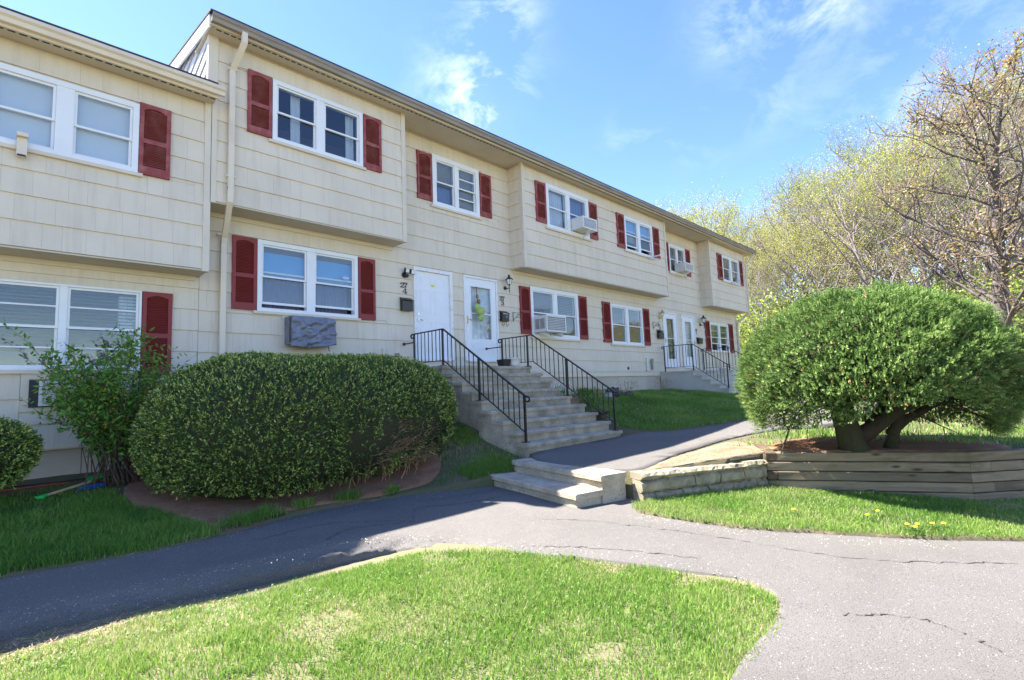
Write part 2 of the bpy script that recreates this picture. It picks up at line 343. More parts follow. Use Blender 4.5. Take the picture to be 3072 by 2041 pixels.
def asphalt_mat(name, a, b_, speck):
    m, nt, out = nt_of(name); p = wpos(nt)
    n = noise(nt, p, 1.1, 6, .6); c = mixc(nt, ramp(nt, n, [(.35, 0), (.68, 1)]), a, b_)
    f = noise(nt, p, 130, 4, .7); c = mixc(nt, ramp(nt, f, [(.38, .75), (.50, 0)]), c, (.035, .034, .036))
    v = nd(nt, 'ShaderNodeTexVoronoi', {'Vector': p, 'Scale': 66.}); rnd = nd(nt, 'ShaderNodeSeparateColor', {0: v.outputs['Color']})
    sp = nd(nt, 'ShaderNodeMath', {0: ramp(nt, v.outputs['Distance'], [(.20, 1), (.30, 0)]), 1: ramp(nt, rnd.outputs[0], [(.90, 0), (.92, 1)])}, operation='MULTIPLY').outputs[0]
    c = mixc(nt, sp, c, speck)
    st = noise(nt, p, .55, 4); c = mixc(nt, ramp(nt, st, [(.60, 0), (.75, .35)]), c, (.09, .085, .08))
    b = nd(nt, 'ShaderNodeBsdfPrincipled', {'Base Color': c, 'Roughness': .85, 'Specular IOR Level': .35})
    bp_ = nd(nt, 'ShaderNodeBump', {'Height': f, 'Strength': .7, 'Distance': .012}); nt.links.new(bp_.outputs[0], b.inputs['Normal']); nt.links.new(b.outputs[0], out.inputs['Surface'])
asphalt_mat('asphalt', (.146, .132, .118), (.174, .158, .143), (.40, .38, .355))
def glass_mat():
    m, nt, out = nt_of('glass'); p = wpos(nt); n = noise(nt, p, 2.2, 2); bp_ = nd(nt, 'ShaderNodeBump', {'Height': n, 'Strength': .05, 'Distance': .05})
    lw = nd(nt, 'ShaderNodeLayerWeight', {'Blend': .5}); pw = nd(nt, 'ShaderNodeMath', {0: lw.outputs['Facing'], 1: 5.}, operation='POWER'); k = nd(nt, 'ShaderNodeMath', {0: pw.outputs[0], 1: .95, 2: .055}, operation='MULTIPLY_ADD', use_clamp=True)
    gl = nd(nt, 'ShaderNodeBsdfGlossy', {'Color': (1, 1, 1, 1), 'Roughness': .02, 'Normal': bp_.outputs[0]}); tr = nd(nt, 'ShaderNodeBsdfTransparent', {'Color': (.86, .89, .9, 1)})
    mx = nd(nt, 'ShaderNodeMixShader', {0: k.outputs[0], 1: tr.outputs[0], 2: gl.outputs[0]}); nt.links.new(mx.outputs[0], out.inputs['Surface'])
glass_mat()
leafmat('grass_blade', [(0, (.05, .13, .02)), (.35, (.115, .245, .035)), (.7, (.22, .36, .06)), (.9, (.33, .42, .11)), (1, (.50, .44, .26))], .4)
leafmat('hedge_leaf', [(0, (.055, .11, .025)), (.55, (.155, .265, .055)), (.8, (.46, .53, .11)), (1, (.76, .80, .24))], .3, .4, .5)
leafmat('juniper_leaf', [(0, (.035, .075, .02)), (.5, (.145, .235, .06)), (.85, (.31, .42, .12)), (.985, (.46, .55, .20)), (1, (.38, .24, .11))], .35, .6)
leafmat('forsythia_leaf', [(0, (.07, .17, .025)), (.6, (.15, .32, .05)), (.93, (.23, .42, .09)), (.95, (.80, .5, .01)), (1, (.85, .6, .03))], .35)
leafmat('spring_leaf', [(0, (.22, .26, .04)), (.5, (.42, .45, .07)), (.85, (.56, .55, .12)), (1, (.56, .45, .16))], .45)
leafmat('spring_leaf_green', [(0, (.14, .22, .03)), (.6, (.28, .38, .06)), (1, (.44, .50, .11))], .45)
leafmat('bud_leaf', [(0, (.26, .15, .08)), (.5, (.38, .28, .12)), (.8, (.44, .42, .14)), (1, (.46, .25, .15))], .45)
M_ = MATS

# ------------------------------------------------------------------ ground levels
def zl(x, y): return -2.15+.06*(np.minimum(y, -6.)+6.)          # lower walk and drive
def wz(x): return np.interp(x, [5, 6, 8, 10, 12, 16, 25, 60], [-1.835, -1.83, -1.81, -1.72, -1.6, -1.35, -1.05, -.9])
def gz(x): return np.interp(x, [8.7, 10, 13, 17, 25], [-1.05, -.99, -.97, -1.02, -1.0])
def zt(x, y):                                                     # upper terrace
    x = np.asarray(x, float); y = np.asarray(y, float); w = wz(x); t = sstep(-4.4, -.4, y); z = w+(gz(x)-w)*t
    k = sstep(-6., -7., y)*(1-sstep(9.5, 14, x)); z = z+(-1.745-z)*k
    return z+.03*(fbm(x, y, .9, 3)-.5)*(1-sstep(-3.4, -4.2, y)*sstep(-6.3, -5.9, y))
def zlawn(x, y):                                                  # lawn below the left house
    x = np.asarray(x, float); y = np.asarray(y, float); e = np.interp(x, [-6, 0, 1, 1.8, 2.7, 4, 5.25, 6.2], [-3.2, -3.3, -3.45, -3.4, -3.15, -3.25, -3.8, -4.2])
    t = np.clip((y-e)/(-e), 0, 1); z = -2.135+.46*t**.9; z = z+sstep(4.4, 6.1, x)*(np.interp(y, [-3.9, -3.5, -2.66, -2.06, 0], [-1.95, -1.82, -1.59, -1.36, -1.1])-z)
    return z+.05*(fbm(x, y, 1.1, 8)-.5)
HOLE = smooth_loop([(-6, -4.5), (-2, -4.5), (.08, -4.5), (.6, -4.58), (1.29, -4.66), (2.0, -4.74), (2.5, -4.83), (2.81, -5.03), (3.04, -5.42), (3.25, -6.05), (3.66, -6.82), (3.95, -7.43), (4.14, -7.86), (3.98, -8.1), (3.63, -8.22), (3.0, -8.24), (2.3, -8.35), (1, -8.6), (-1, -8.7), (-6, -8.7)], 6)
def zisl(x, y):
    x = np.asarray(x, float); y = np.asarray(y, float)
    d = sstep(-4.4, -6.2, y); return zl(x, y)-.125*(1-sstep(2.6, 3.6, x)*.85)*(1-.75*d)-.012-.05*sstep(.7, 1.4, x)*(1-sstep(2.6, 3.1, x))*sstep(-5.5, -5., y)+.02*(fbm(x, y, 1.5, 5)-.5)

# ------------------------------------------------------------------ setting: ground sheets
def grid_sheet(name, x0, x1, y0, y1, sp, zf, mat):
    nx, ny = int((x1-x0)/sp)+1, int((y1-y0)/sp)+1; gx, gy = np.meshgrid(np.linspace(x0, x1, nx), np.linspace(y0, y1, ny)); z = zf(gx, gy)
    V = np.stack([gx.ravel(), gy.ravel(), z.ravel()], 1); i = np.arange(nx*ny).reshape(ny, nx); F = np.stack([i[:-1, :-1].ravel(), i[:-1, 1:].ravel(), i[1:, 1:].ravel(), i[1:, :-1].ravel()], 1)
    return tag(mobj(name, tri_mesh(name, V, F, smooth=True), mat), kind='structure')
def zfar(x, y): return -2.75+0*x
grid_sheet('ground', -400, 400, -400, 400, 40, zfar, M_['forest_floor'])
def zhill(x, y): return -1.1+np.clip(.2*(x-29), -.5, 14)+.8*(fbm(x, y, .08, 4)-.5)
grid_sheet('hillside', 26, 130, -70, 95, 3.0, zhill, M_['forest_floor'])
def setting():
    # asphalt: lower walk and drive with the island left open
    hole = densify(HOLE, .07, .008); hl = np.array(hole); nrm = np.roll(hl, -1, 0)-np.roll(hl, 1, 0); nrm = np.stack([-nrm[:, 1], nrm[:, 0]], 1); nrm /= np.linalg.norm(nrm, axis=1)[:, None]+1e-9
    cen = hl.mean(0); sgn = np.where(((hl-cen)*nrm).sum(1) > 0, 1, -1)[:, None]; nrm *= sgn; extra = []
    from math import hypot
    rr = np.random.default_rng(3)
    for off in (.03, .065, .10, .14, .19, .25):
        for p, n in zip(hl, nrm):
            q = p+n*(off+rr.uniform(-.012, .012)); extra.append(tuple(q))
    extra = [e for e in extra if not in_poly(np.array([e[0]]), np.array([e[1]]), hole)[0]]
    def zasp(x, y):
        z = zl(x, y)+.012*(fbm(x, y, 1.3, 12)-.5)
        d = np.full(x.shape, 9.)
        for i in range(0, len(x), 400):
            d[i:i+400] = np.sqrt(((np.stack([x[i:i+400], y[i:i+400]], 1)[:, None]-hl[None])**2).sum(2)).min(1)
        lip = (1-sstep(0, .19, d))*sstep(-6.6, -5.4, y); return z-lip*(.05+.07*vnoise(x, y, 11, 2))+.03*(vnoise(x, y, 17, 9)-.5)*(1-sstep(.05, .24, d))*sstep(-6.6, -5.4, y)
    outer = [(-12, -2.9), (-4, -2.9), (6.3, -2.9), (6.3, -6.0), (9.4, -6.0), (9.4, -22), (-12, -22)]
    sheet('driveway', densify(outer, .6), zasp, M_['asphalt'], .22, [hole], .14, extra)
    sheet('island_ground', densify([tuple(cen+(np.array(p)-cen)*1.02) for p in HOLE], .3), zisl, M_['island_soil'], .25, (), 0)
    # left lawn
    edge = smooth_loop([(-6, -3.2), (-2, -3.22), (0, -3.3), (.9, -3.43), (1.8, -3.38), (2.7, -3.15), (4, -3.25), (5.0, -3.68), (5.55, -3.9)], 5, False)
    LAWN = densify(edge+[(6.12, -3.88), (6.12, .1), (-6, .1)], .25, .012); sheet('lawn_bank', LAWN, zlawn, M_['lawn_soil'], .2, (), .15)
    # terrace above the low walls
    TER = [(6.09, .3), (6.09, -3.84), (5.66, -5.9), (6.4, -6.33), (7.5, -6.85), (8.55, -8.85), (9.15, -9.35), (11, -11), (16, -15), (28, -22), (28, 20), (25.2, 20), (25.2, .3)]
    sheet('terrace_ground', densify(TER, .5), zt, M_['lawn_soil'], .33, (), .5)
    up = smooth_loop([(6.03, -3.83), (8.85, -3.86), (9.3, -3.95), (9.8, -4.3), (10.6, -4.75), (12, -5.25), (15, -5.2), (17.5, -3.4), (20.8, -3.2), (20.8, -4.4), (18.2, -5.2), (16, -6.9), (12, -7.0), (10.4, -6.1), (9.4, -5.78), (8.3, -5.68), (7, -5.72), (5.74, -5.85)], 4)
    sheet('upper_walk', densify(up, .3, .008), lambda x, y: np.maximum(wz(x), zt(x, y)-.004)+.022+.008*(fbm(x, y, 1.5, 3)-.5), M_['asphalt'], .25, (), .12)
    strip = [(5.5, -6.12), (5.3, -6.14), (5.12, -6.3), (5.17, -6.62), (5.34, -7.27), (5.83, -8.04), (6.35, -8.74), (6.91, -9.35), (7.7, -10.2), (9.3, -9.9), (9.0, -9.42), (8.42, -8.95), (7.42, -6.93), (6.4, -6.45)]
    global STRIP; STRIP = strip
    sheet('verge_ground', densify(strip, .2, .01), lambda x, y: zl(x, y)+.022+.02*(fbm(x, y, 1.2, 6)-.5), M_['lawn_soil'], .2, (), .1)
    # mulch under the hedge and straw on the terrace corner
    mul = smooth_loop([(1.3, -2.5), (1.75, -3.2), (2.6, -3.03), (4.1, -3.12), (4.75, -3.05), (5.2, -2.5), (5.4, -1.2), (4.5, -.5), (2, -.5), (1.2, -1.2)], 4)
    sheet('mulch_bed', densify(mul, .2, .03), lambda x, y: zlawn(x, y)+.02, M_['soil'], .2, (), .06)
    stw = smooth_loop([(5.85, -5.98), (7, -5.83), (8.2, -5.8), (8.9, -5.95), (8.6, -6.5), (8.1, -6.8), (7.62, -6.9), (6.5, -6.33)], 3)
    sheet('straw_patch', densify(stw, .2, .02), lambda x, y: zt(x, y)+.02, M_['straw_soil'], .2, (), .05)
    bed = smooth_loop([(8.78, -.2), (8.78, -2.6), (9.6, -2.3), (10.6, -1.5), (12, -1.1), (13, -.7), (13, -.15)], 3)
    sheet('flower_bed', densify(bed, .2, .02), lambda x, y: zt(x, y)+.02, M_['soil'], .25, (), .05)
    under = smooth_loop([(7.75, -7.0), (9.2, -6.7), (10.3, -7.6), (10.2, -8.8), (9.2, -9.3), (8.6, -8.8)], 4)
    sheet('litter_bed', densify(under, .2, .03), lambda x, y: zt(x, y)+.022, M_['soil'], .25, (), .06)
    # cracks in the asphalt
    r = random.Random(4)
    for i, pl in enumerate(CRACKS):
        mb = MB(); pts = smooth_loop(pl, 22, False); prev = None
        for k, (x, y) in enumerate(pts):
            x += r.uniform(-.022, .022); y += r.uniform(-.022, .022); w = .002+.006*r.random()**2; w *= min(1, k/4+.2, (len(pts)-1-k)/4+.2)
            z = float(zl(x, y))+.012*(float(fbm(np.array([x]), np.array([y]), 1.3, 12)[0])-.5)+.004
            a = [(x-w*.4, y-w, z), (x+w*.4, y+w, z)]
            n = len(mb.v); mb.v += a
            if k: mb.f.append((n-2, n, n+1, n-1))
        tag(mb.build('pavement_crack', M_['crack']), kind='structure')
CRACKS = [[(1.9, -3.9), (2.6, -3.85), (3.1, -4.3), (3.3, -4.6)], [(3.3, -4.6), (3.7, -4.1), (4.3, -4.35), (5.0, -4.45)], [(2.35, -4.5), (2.7, -4.3), (3.2, -4.55)], [(3.9, -3.7), (4.5, -3.95), (5.1, -4.0)],
          [(4.2, -5.6), (4.6, -6.3), (4.9, -7.1)], [(4.9, -7.1), (5.3, -8.4), (6.1, -9.3)], [(4.0, -8.5), (4.3, -8.9), (4.1, -9.3)], [(3.5, -6.2), (3.9, -6.7), (4.3, -7.4)]]
setting()

# ------------------------------------------------------------------ houses
def sub_rects(r, holes):
    out = [r]
    for h in holes:
        nx = []
        for (x0, x1, z0, z1) in out:
            a0, a1, b0, b1 = max(x0, h[0]), min(x1, h[1]), max(z0, h[2]), min(z1, h[3])
            if a0 >= a1 or b0 >= b1: nx.append((x0, x1, z0, z1)); continue
            if z0 < b0: nx.append((x0, x1, z0, b0))
            if b1 < z1: nx.append((x0, x1, b1, z1))
            if x0 < a0: nx.append((x0, a0, b0, b1))
            if a1 < x1: nx.append((a1, x1, b0, b1))
        out = nx
    return out
WEDGE = MB().add([(0, -1, 0), (1, -1, 0), (1, 0, 0), (0, 0, 0), (0, -.2, 1), (1, -.2, 1), (1, 0, 1), (0, 0, 1)],
                 [(0, 3, 2, 1), (4, 5, 6, 7), (0, 1, 5, 4), (1, 2, 6, 5), (2, 3, 7, 6), (3, 0, 4, 7)]).mesh('shingle')
WEDGE.materials.append(M_['painted_shingle'])
class Siding:
    def __init__(s, house, seed): s.h = house; s.P = []; s.r = random.Random(seed)
    def front(s, y, x0, x1, z0, z1, holes, base, ex=.345):
        k0 = math.floor((z0-base)/ex); z = base+k0*ex
        while z < z1-.01:
            a, b = max(z, z0), min(z+ex, z1); x = x0-s.r.uniform(0, .2)
            while x < x1:
                w = s.r.choice((.2, .25, .3, .3, .36, .42)); xa, xb = max(x, x0)+.0007, min(x+w, x1)-.0007; x += w
                if xb-xa < .02 or b-a < .02: continue
                for q in sub_rects((xa, xb, a, b), holes):
                    if q[1]-q[0] > .012 and q[3]-q[2] > .012:
                        fr = (q[2]-z)/ex
                        s.P.append((0, q[0], y, q[2]+s.r.uniform(0, .002), q[1]-q[0], q[3]-q[2], .026*(1-.8*fr)))
            z += ex
    def side(s, x, y0, y1, z0, z1, base, ex=.345):   # wall facing -X, from y0 (rear) to y1 (front)
        k0 = math.floor((z0-base)/ex); z = base+k0*ex
        while z < z1-.01:
            a, b = max(z, z0), min(z+ex, z1); m = y0+(y1-y0)*s.r.uniform(.35, .65)
            for ya, yb in ((y0, m), (m, y1)): s.P.append((1, x, ya-.002, a, abs(yb-ya)-.004, b-a, .026))
            z += ex
    def build(s, limit=300):
        cam = Vector(CAM); s.P.sort(key=lambda p: -p[4]*p[5]/(Vector(p[1:4])-cam).length**2)
        rest = MB()
        for i, (k, x, y, z, w, h, t) in enumerate(s.P):
            if i < limit:
                o = bpy.data.objects.new('shingle', WEDGE); link(o, s.h, (x, y, z)); o.scale = (w, t, h)
                if k: o.rotation_euler = (0, 0, -math.pi/2)
            else:
                vs_ = []
                for v in WEDGE.vertices:
                    lx, ly, lz = v.co.x*w, v.co.y*t, v.co.z*h
                    vs_.append((x+lx, y+ly, z+lz) if not k else (x+ly, y-lx, z+lz))
                rest.add(vs_, [tuple(p.vertices) for p in WEDGE.polygons])
        if rest.f: rest.build('shingle_siding', M_['painted_shingle'], s.h, kind='stuff')
def frame4(mb, x0, x1, y0, y1, z0, z1, w, wb=None):
    wb = wb or w
    return mb.box(x0, x0+w, y0, y1, z0, z1).box(x1-w, x1, y0, y1, z0, z1).box(x0+w, x1-w, y0, y1, z1-w, z1).box(x0+w, x1-w, y0, y1, z0, z0+wb)
def curtain(par, x0, x1, z0, z1, y, mat, amp=.018, wl=.085, seed=0, name='curtain'):
    n = max(6, int((x1-x0)/.018)); r = random.Random(seed); ph = r.random()*6; V = []; F = []
    for j, z in enumerate((z0, (z0+z1)/2, z1)):
        for i in range(n+1):
            x = x0+(x1-x0)*i/n; V.append((x, y+amp*math.sin(2*math.pi*x/wl+ph)*(1.1-.3*j)+.3*amp*math.sin(9*x+ph), z))
    for j in range(2):
        for i in range(n): a = j*(n+1)+i; F.append((a, a+1, a+n+2, a+n+1))
    return MB().add(V, F).build(name, mat, par, True)
def blinds(par, x0, x1, z0, z1, y, pitch=.03, mat='blind'):
    mb = MB(); z = z1
    mb.box(x0, x1, y-.015, y+.02, z1-.03, z1); z -= .045
    while z > z0: mb.obox(((x0+x1)/2, y, z), ((x1-x0)/2, 0, 0), (0, .0105, -.006), (0, .0004, .0008)); z -= pitch
    return mb.build('blind', M_[mat], par, kind='stuff')
def window(house, y, x0, x1, z0, z1, casing=.075, mull=.16, rail=.5, inside=(), split=.5, sill=True, raised=0., head=False, muntin=None):
    """double double-hung window: returns the window part; inside: list of (lite, kind, a, b, lo, hi, matname)"""
    mb = MB(); yo, yi = y-.05, y+.10
    mb.box(x0, x0+casing, yo, yi, z0, z1).box(x1-casing, x1, yo, yi, z0, z1).box(x0+casing, x1-casing, yo, yi, z1-casing, z1).box(x0+casing, x1-casing, yo, yi, z0, z0+casing*.8)
    xm = x0+casing+(x1-x0-2*casing)*split; mb.box(xm-mull/2, xm+mull/2, yo+.008, yi, z0+casing*.8, z1-casing)
    # stepped inner moulding
    w = mb.build('window', M_['white_vinyl'], house); 
    if sill: MB().box(x0-.06, x1+.06, y-.062, y-.002, z0-.05, z0-.002).build('sill', M_['cream_trim'], w)
    if head: MB().box(x0-.04, x1+.04, y-.058, y-.002, z1+.002, z1+.06).build('head_trim', M_['white_vinyl'], w)
    ls = [(x0+casing, xm-mull/2), (xm+mull/2, x1-casing)]; za, zb = z0+casing*.8, z1-casing; zm = za+(zb-za)*rail
    for i, (a, b) in enumerate(ls):
        g = .0015; up = raised if not hasattr(raised, '__len__') else raised[i]
        frame4(MB(), a+g, b-g, y-.022, y+.006, zm-.02, zb-g, .032).build('sash', M_['white_vinyl'], w)
        frame4(MB(), a+g, b-g, y+.010, y+.038, za+g+up, zm+.022+up, .032, .04).build('sash', M_['white_vinyl'], w)
        MB().box(a+.03, b-.03, y-.010, y-.006, zm+.010, zb-.03).build('pane', M_['glass'], w)
        MB().box(a+.03, b-.03, y+.022, y+.026, za+.04+up, zm-.008+up).build('pane', M_['glass'], w)
        if muntin:
            for f in muntin:
                z = za+(zb-za)*f; MB().box(a+.033, b-.033, y-.026 if f > rail else y+.006, y-.012 if f > rail else y+.020, z-.011, z+.011).build('muntin', M_['white_vinyl'], w)
    for k, (li, kind, a, b, lo, hi, mt) in enumerate(inside):
        xa, xb = ls[li]; A, B = xa+(xb-xa)*a, xa+(xb-xa)*b; C, D = za+(zb-za)*lo, za+(zb-za)*hi
        if kind == 'curtain': curtain(w, A, B, C, D, y+.13, M_[mt], seed=k+int(x0*10))
        elif kind == 'blind': blinds(w, A, B, C, D, y+.10, *(mt if isinstance(mt, tuple) else (mt or .03,)))
        elif kind == 'shade': MB().box(A, B, y+.075, y+.08, C, D).build('roller_shade', M_[mt], w)
    return w
def shutter(house, y, x0, x1, z0, z1, mat):
    w = x1-x0; h = z1-z0; yo = y-.056; yi = y-.003; st = .055; tr = .105; mr = .07; br = .12; zmid = z0+br+(h-tr-mr-br)*.45
    mb = MB().box(x0, x0+st, yo, yi, z0, z1).box(x1-st, x1, yo, yi, z0, z1).box(x0+st, x1-st, yo+.002, yi, z0, z0+br).box(x0+st, x1-st, yo+.002, yi, zmid, zmid+mr)
    arch = [(x0+st, z1), (x0+st, z1-tr)]+[(x0+st+(w-2*st)*t, z1-tr+.045*math.sin(math.pi*t)**.8) for t in [i/10 for i in range(1, 10)]]+[(x1-st, z1-tr), (x1-st, z1)]
    mb.zprof(arch[::-1], yo+.002, yi); s = mb.build('shutter', mat, house)
    lv = MB().box(x0+st, x1-st, yi-.006, yi-.002, z0+br, z1-tr+.05)
    for a, b in ((z0+br, zmid), (zmid+mr, z1-tr+.04)):
        z = a+.014
        while z < b-.004: lv.obox(((x0+x1)/2, yo+.022, z), ((x1-x0)/2-st, 0, 0), (0, .011, .007), (0, -.0018, .003)); z += .026
    lv.build('louver', mat, s, kind='stuff')
    for dx in (.02, w-.02):
        for zz in (z0+.02, z1-.02): MB().box(x0+dx-.004, x0+dx+.004, yo-.002, yo+.001, zz-.004, zz+.004).build('screw', M_['red_paint'], s)
    return s
def panel_ring(par, x0, x1, z0, z1, y, mat, w=.018, d=.006):
    frame4(MB(), x0, x1, y-d, y+.001, z0, z1, w).build('panel_moulding', mat, par)
    MB().box(x0+.045, x1-.045, y-d*.8, y+.001, z0+.045, z1-.045).build('panel', mat, par)

# ---- the long row with units 27 1 .. 27 4
BAY = -.5; ROW_L, ROW_R = 2.284, 24.80; EAVE = 5.29; BASE = 2.475
row = thing('townhouse_row', 'long beige shingled two storey townhouse row with red shutters and four white doors', 'townhouse', (13.5, 4.5, -1.0))
BAYS = [(ROW_L, 5.99), (9.64, 17.36), (21.12, 24.98)]
W_MAIN = dict(w4=(3.18, 5.12, .82, 2.11), w3=(10.32, 12.46, .68, 2.10), w2=(14.2, 16.2, .63, 1.97), w1=(21.75, 23.7, .58, 1.85), u43=(7.07, 8.54, 3.66, 4.92), u21=(18.5, 19.86, 3.62, 4.77))
D_MAIN = dict(d4=(6.48, 7.58, 0, 2.10), d3=(7.93, 9.05, 0, 2.10), d2=(17.64, 18.77, -.12, 1.98), d1=(19.15, 20.27, -.12, 1.97))
S_MAIN = [(2.77, 3.17, .82, 2.11), (5.13, 5.52, .80, 2.09), (9.9, 10.31, .75, 2.06), (12.47, 12.9, .71, 2.05), (13.74, 14.18, .67, 2.0), (16.22, 16.66, .65, 1.98), (21.28, 21.72, .58, 1.9), (23.76, 24.22, .56, 1.9),
          (6.64, 7.06, 3.74, 4.88), (8.56, 8.96, 3.73, 4.87), (18.06, 18.48, 3.66, 4.80), (19.88, 20.3, 3.66, 4.79)]
W_BAY = dict(b4=(3.24, 4.99, 3.80, 4.93), b3=(10.59, 12.56, 3.71, 4.98), b2=(14.55, 16.36, 3.73, 4.90), b1=(22.36, 24.25, 3.68, 4.84))
S_BAY = [(2.83, 3.23, 3.82, 4.94), (5.0, 5.41, 3.80, 4.93), (10.16, 10.575, 3.80, 4.94), (12.575, 13.0, 3.77, 4.91), (14.1, 14.535, 3.77, 4.92), (16.375, 16.84, 3.76, 4.90), (21.86, 22.34, 3.68, 4.84), (24.26, 24.67, 3.69, 4.85)]
def build_row():
    h = row
    holes = [W_MAIN[k] for k in W_MAIN]+[D_MAIN[k] for k in D_MAIN]
    bayh = [(a, b, BASE, EAVE+.3) for a, b in BAYS]
    wl = MB()
    for q in sub_rects((ROW_L, ROW_R, -.44, EAVE+.28), holes+bayh): wl.box(q[0], q[1], .004, .13, q[2], q[3])
    wl.box(ROW_L, ROW_L+.12, .13, 9, -.44, EAVE+.25).box(ROW_R-.12, ROW_R, .13, 9, -.44, EAVE+.25).box(ROW_L, ROW_R, 9, 9.12, -.44, EAVE+.25).box(ROW_L+.12, ROW_R-.12, .14, 9, -.44, -.36).box(ROW_L+.12, ROW_R-.12, 2.2, 2.28, -.36, EAVE+.2)
    wl.box(ROW_L+.12, ROW_R-.12, .14, 2.2, 2.30, 2.40)
    for xw in (6.2, 9.5, 13.4, 17.45, 21.0): wl.box(xw-.05, xw+.05, .14, 2.2, -.36, 2.30)
    for xw in (6.2, 9.5, 13.4, 17.45, 21.0): wl.box(xw-.05, xw+.05, .14, 2.2, 2.40, EAVE+.2)
    wl.build('wall', M_['wall_board'], h)
    sd = Siding(h, 3)
    hs = holes+[(a+.015, b-.015, c+.015, d-.015) for a, b, c, d in S_MAIN]
    sd.front(0, ROW_L, ROW_R, -.44, EAVE-.03, hs+[(a-.001, b+.001, BASE-.001, EAVE+1) for a, b in BAYS], BASE)
    for i, (a, b) in enumerate(BAYS):
        bw = MB(); wh = [w for w in W_BAY.values() if a < w[0] < b]
        for q in sub_rects((a, b, BASE, EAVE+.05), wh): bw.box(q[0], q[1], BAY+.004, BAY+.13, q[2], q[3])
        bw.box(a, a+.1, BAY+.13, .0, BASE+.02, EAVE+.05).box(b-.1, b, BAY+.13, .0, BASE+.02, EAVE+.05)
        bw.build('bay_wall', M_['wall_board'], h)
        MB().box(a+.002, b-.002, BAY-.012, .0, BASE-.025, BASE-.002).build('bay_soffit', M_['soffit'], h)
        MB().box(a+.05, b-.05, -.045, -.004, BASE-.105, BASE-.027).build('frieze_board', M_['cream_trim'], h)
        cb = .085
        sd.front(BAY, a+(cb if a != ROW_L else .07), b-cb, BASE, EAVE-.03, wh+[(p+.015, q-.015, r+.015, s-.015) for p, q, r, s in S_BAY], BASE)
        for xa, xb in ((a-.012 if i else a, a+cb), (b-cb, b+.012)):
            MB().box(xa, xb, BAY-.034, BAY+.06, BASE-.03, EAVE-.002).build('corner_board', M_['cream_trim'], h)
        if i: sd.side(a, -.01, BAY+.06, BASE, EAVE-.02, BASE)
    sd.side(ROW_L, 6.0, .0, 3.4, 3.41, 3.4) if False else None
    sd.build(300)
    MB().box(ROW_R-.09, ROW_R+.02, -.03, .1, -.44, BASE-.03).build('corner_board', M_['cream_trim'], h)
    # foundation in cast panels
    x = ROW_L; 
    while x < ROW_R-.05:
        x2 = min(x+1.22, ROW_R); MB().box(x+.004, x2-.004, .03, .2, -2.3, -.445).build('foundation_panel', M_['foundation'], h); x = x2
    MB().box(ROW_L, ROW_R, .06, 9, -2.3, -.47).build('foundation_core', M_['foundation'], h)
    # eave: soffit, vent strip, fascia, gutter, roof
    MB().box(ROW_L-.10, ROW_R+.75, -.80, .15, EAVE, EAVE+.02).build('soffit', M_['soffit'], h)
    vm = MB(); x = ROW_L
    while x < 21: vm.box(x, x+.075, -.735, -.705, EAVE-.003, EAVE+.001); x += .11
    vm.build('soffit_vent', M_['ac_dark'], h, kind='stuff')
    MB().box(ROW_L-.12, ROW_R+.77, -.83, -.801, EAVE-.03, EAVE+.13).build('fascia', M_['fascia_stained'], h)
    MB().xprof([(-.832, EAVE+.13), (-.832, EAVE+.01), (-.90, EAVE+.005), (-.915, EAVE+.06), (-.945, EAVE+.085), (-.945, EAVE+.135), (-.93, EAVE+.135), (-.92, EAVE+.10)], ROW_L-.11, ROW_R+.8).build('gutter', M_['gutter_dirty'], h)
    sl_ = .172
    def roof(name, x0, x1, e, depth, mat, par):
        zt_ = lambda y: e+sl_*(y+.93); ym = depth/2; r = MB()
        r.xprof([(-.93, e), (-.93, e+.03), (ym, zt_(ym)+.03), (ym, zt_(ym))], x0, x1)
        r.xprof([(ym, zt_(ym)), (ym, zt_(ym)+.03), (depth+.9, e+.03), (depth+.9, e)], x0, x1); o = r.build(name, mat, par)
        return zt_
    zr = roof('roof', ROW_L-.14, ROW_R+.82, EAVE+.145, 9, M_['roof_shingle'], h)
    e0 = EAVE+.145
    # white rake and slanting white boards on the sunlit gable end
    for x0, x1 in ((ROW_L-.13, ROW_L-.10),):
        MB().add([(x, y, e0+sl_*(y+.93)+d) for x in (x0, x1) for y, d in ((-.80, -.005), (4.3, -.005), (4.3, -.30), (-.80, -.22))], [(0, 1, 2, 3), (7, 6, 5, 4), (0, 4, 5, 1), (1, 5, 6, 2), (2, 6, 7, 3), (3, 7, 4, 0)]).build('rake_board', M_['white_vinyl'], h)
    MB().add([(x, y, z) for x in (ROW_L-.03, ROW_L) for y, z in ((BAY+.02, 3.9), (4.4, 3.9), (4.4, e0+sl_*5.33-.03), (BAY+.02, e0+sl_*.45-.03))], [(0, 1, 2, 3), (7, 6, 5, 4), (0, 4, 5, 1), (1, 5, 6, 2), (2, 6, 7, 3), (3, 7, 4, 0)]).build('gable_wall', M_['ac_dark'], h)
    top = lambda y: e0+sl_*(y+.93)-.03
    for k in range(16):   # boards lie along lines falling towards the back, cut off by the rake
        z0 = 3.9+k*.26; lo, hi = [], []
        for y in np.linspace(-.42, 4.2, 40):
            a = z0-.28*(y+.42); b_ = min(a+.235, top(y))
            if b_-max(a, 3.9) > .01: lo.append((y, max(a, 3.9))); hi.append((y, b_))
        if len(lo) < 2: continue
        n = len(lo); xo = ROW_L-.06; xi = ROW_L-.031
        V = [(xo, *q) for q in lo]+[(xo+.02, *q) for q in hi]+[(xi, *q) for q in lo]+[(xi, *q) for q in hi]; F = []
        for i in range(n-1): F += [(i, n+i, n+i+1, i+1), (i, i+1, 2*n+i+1, 2*n+i), (n+i, 3*n+i, 3*n+i+1, n+i+1)]
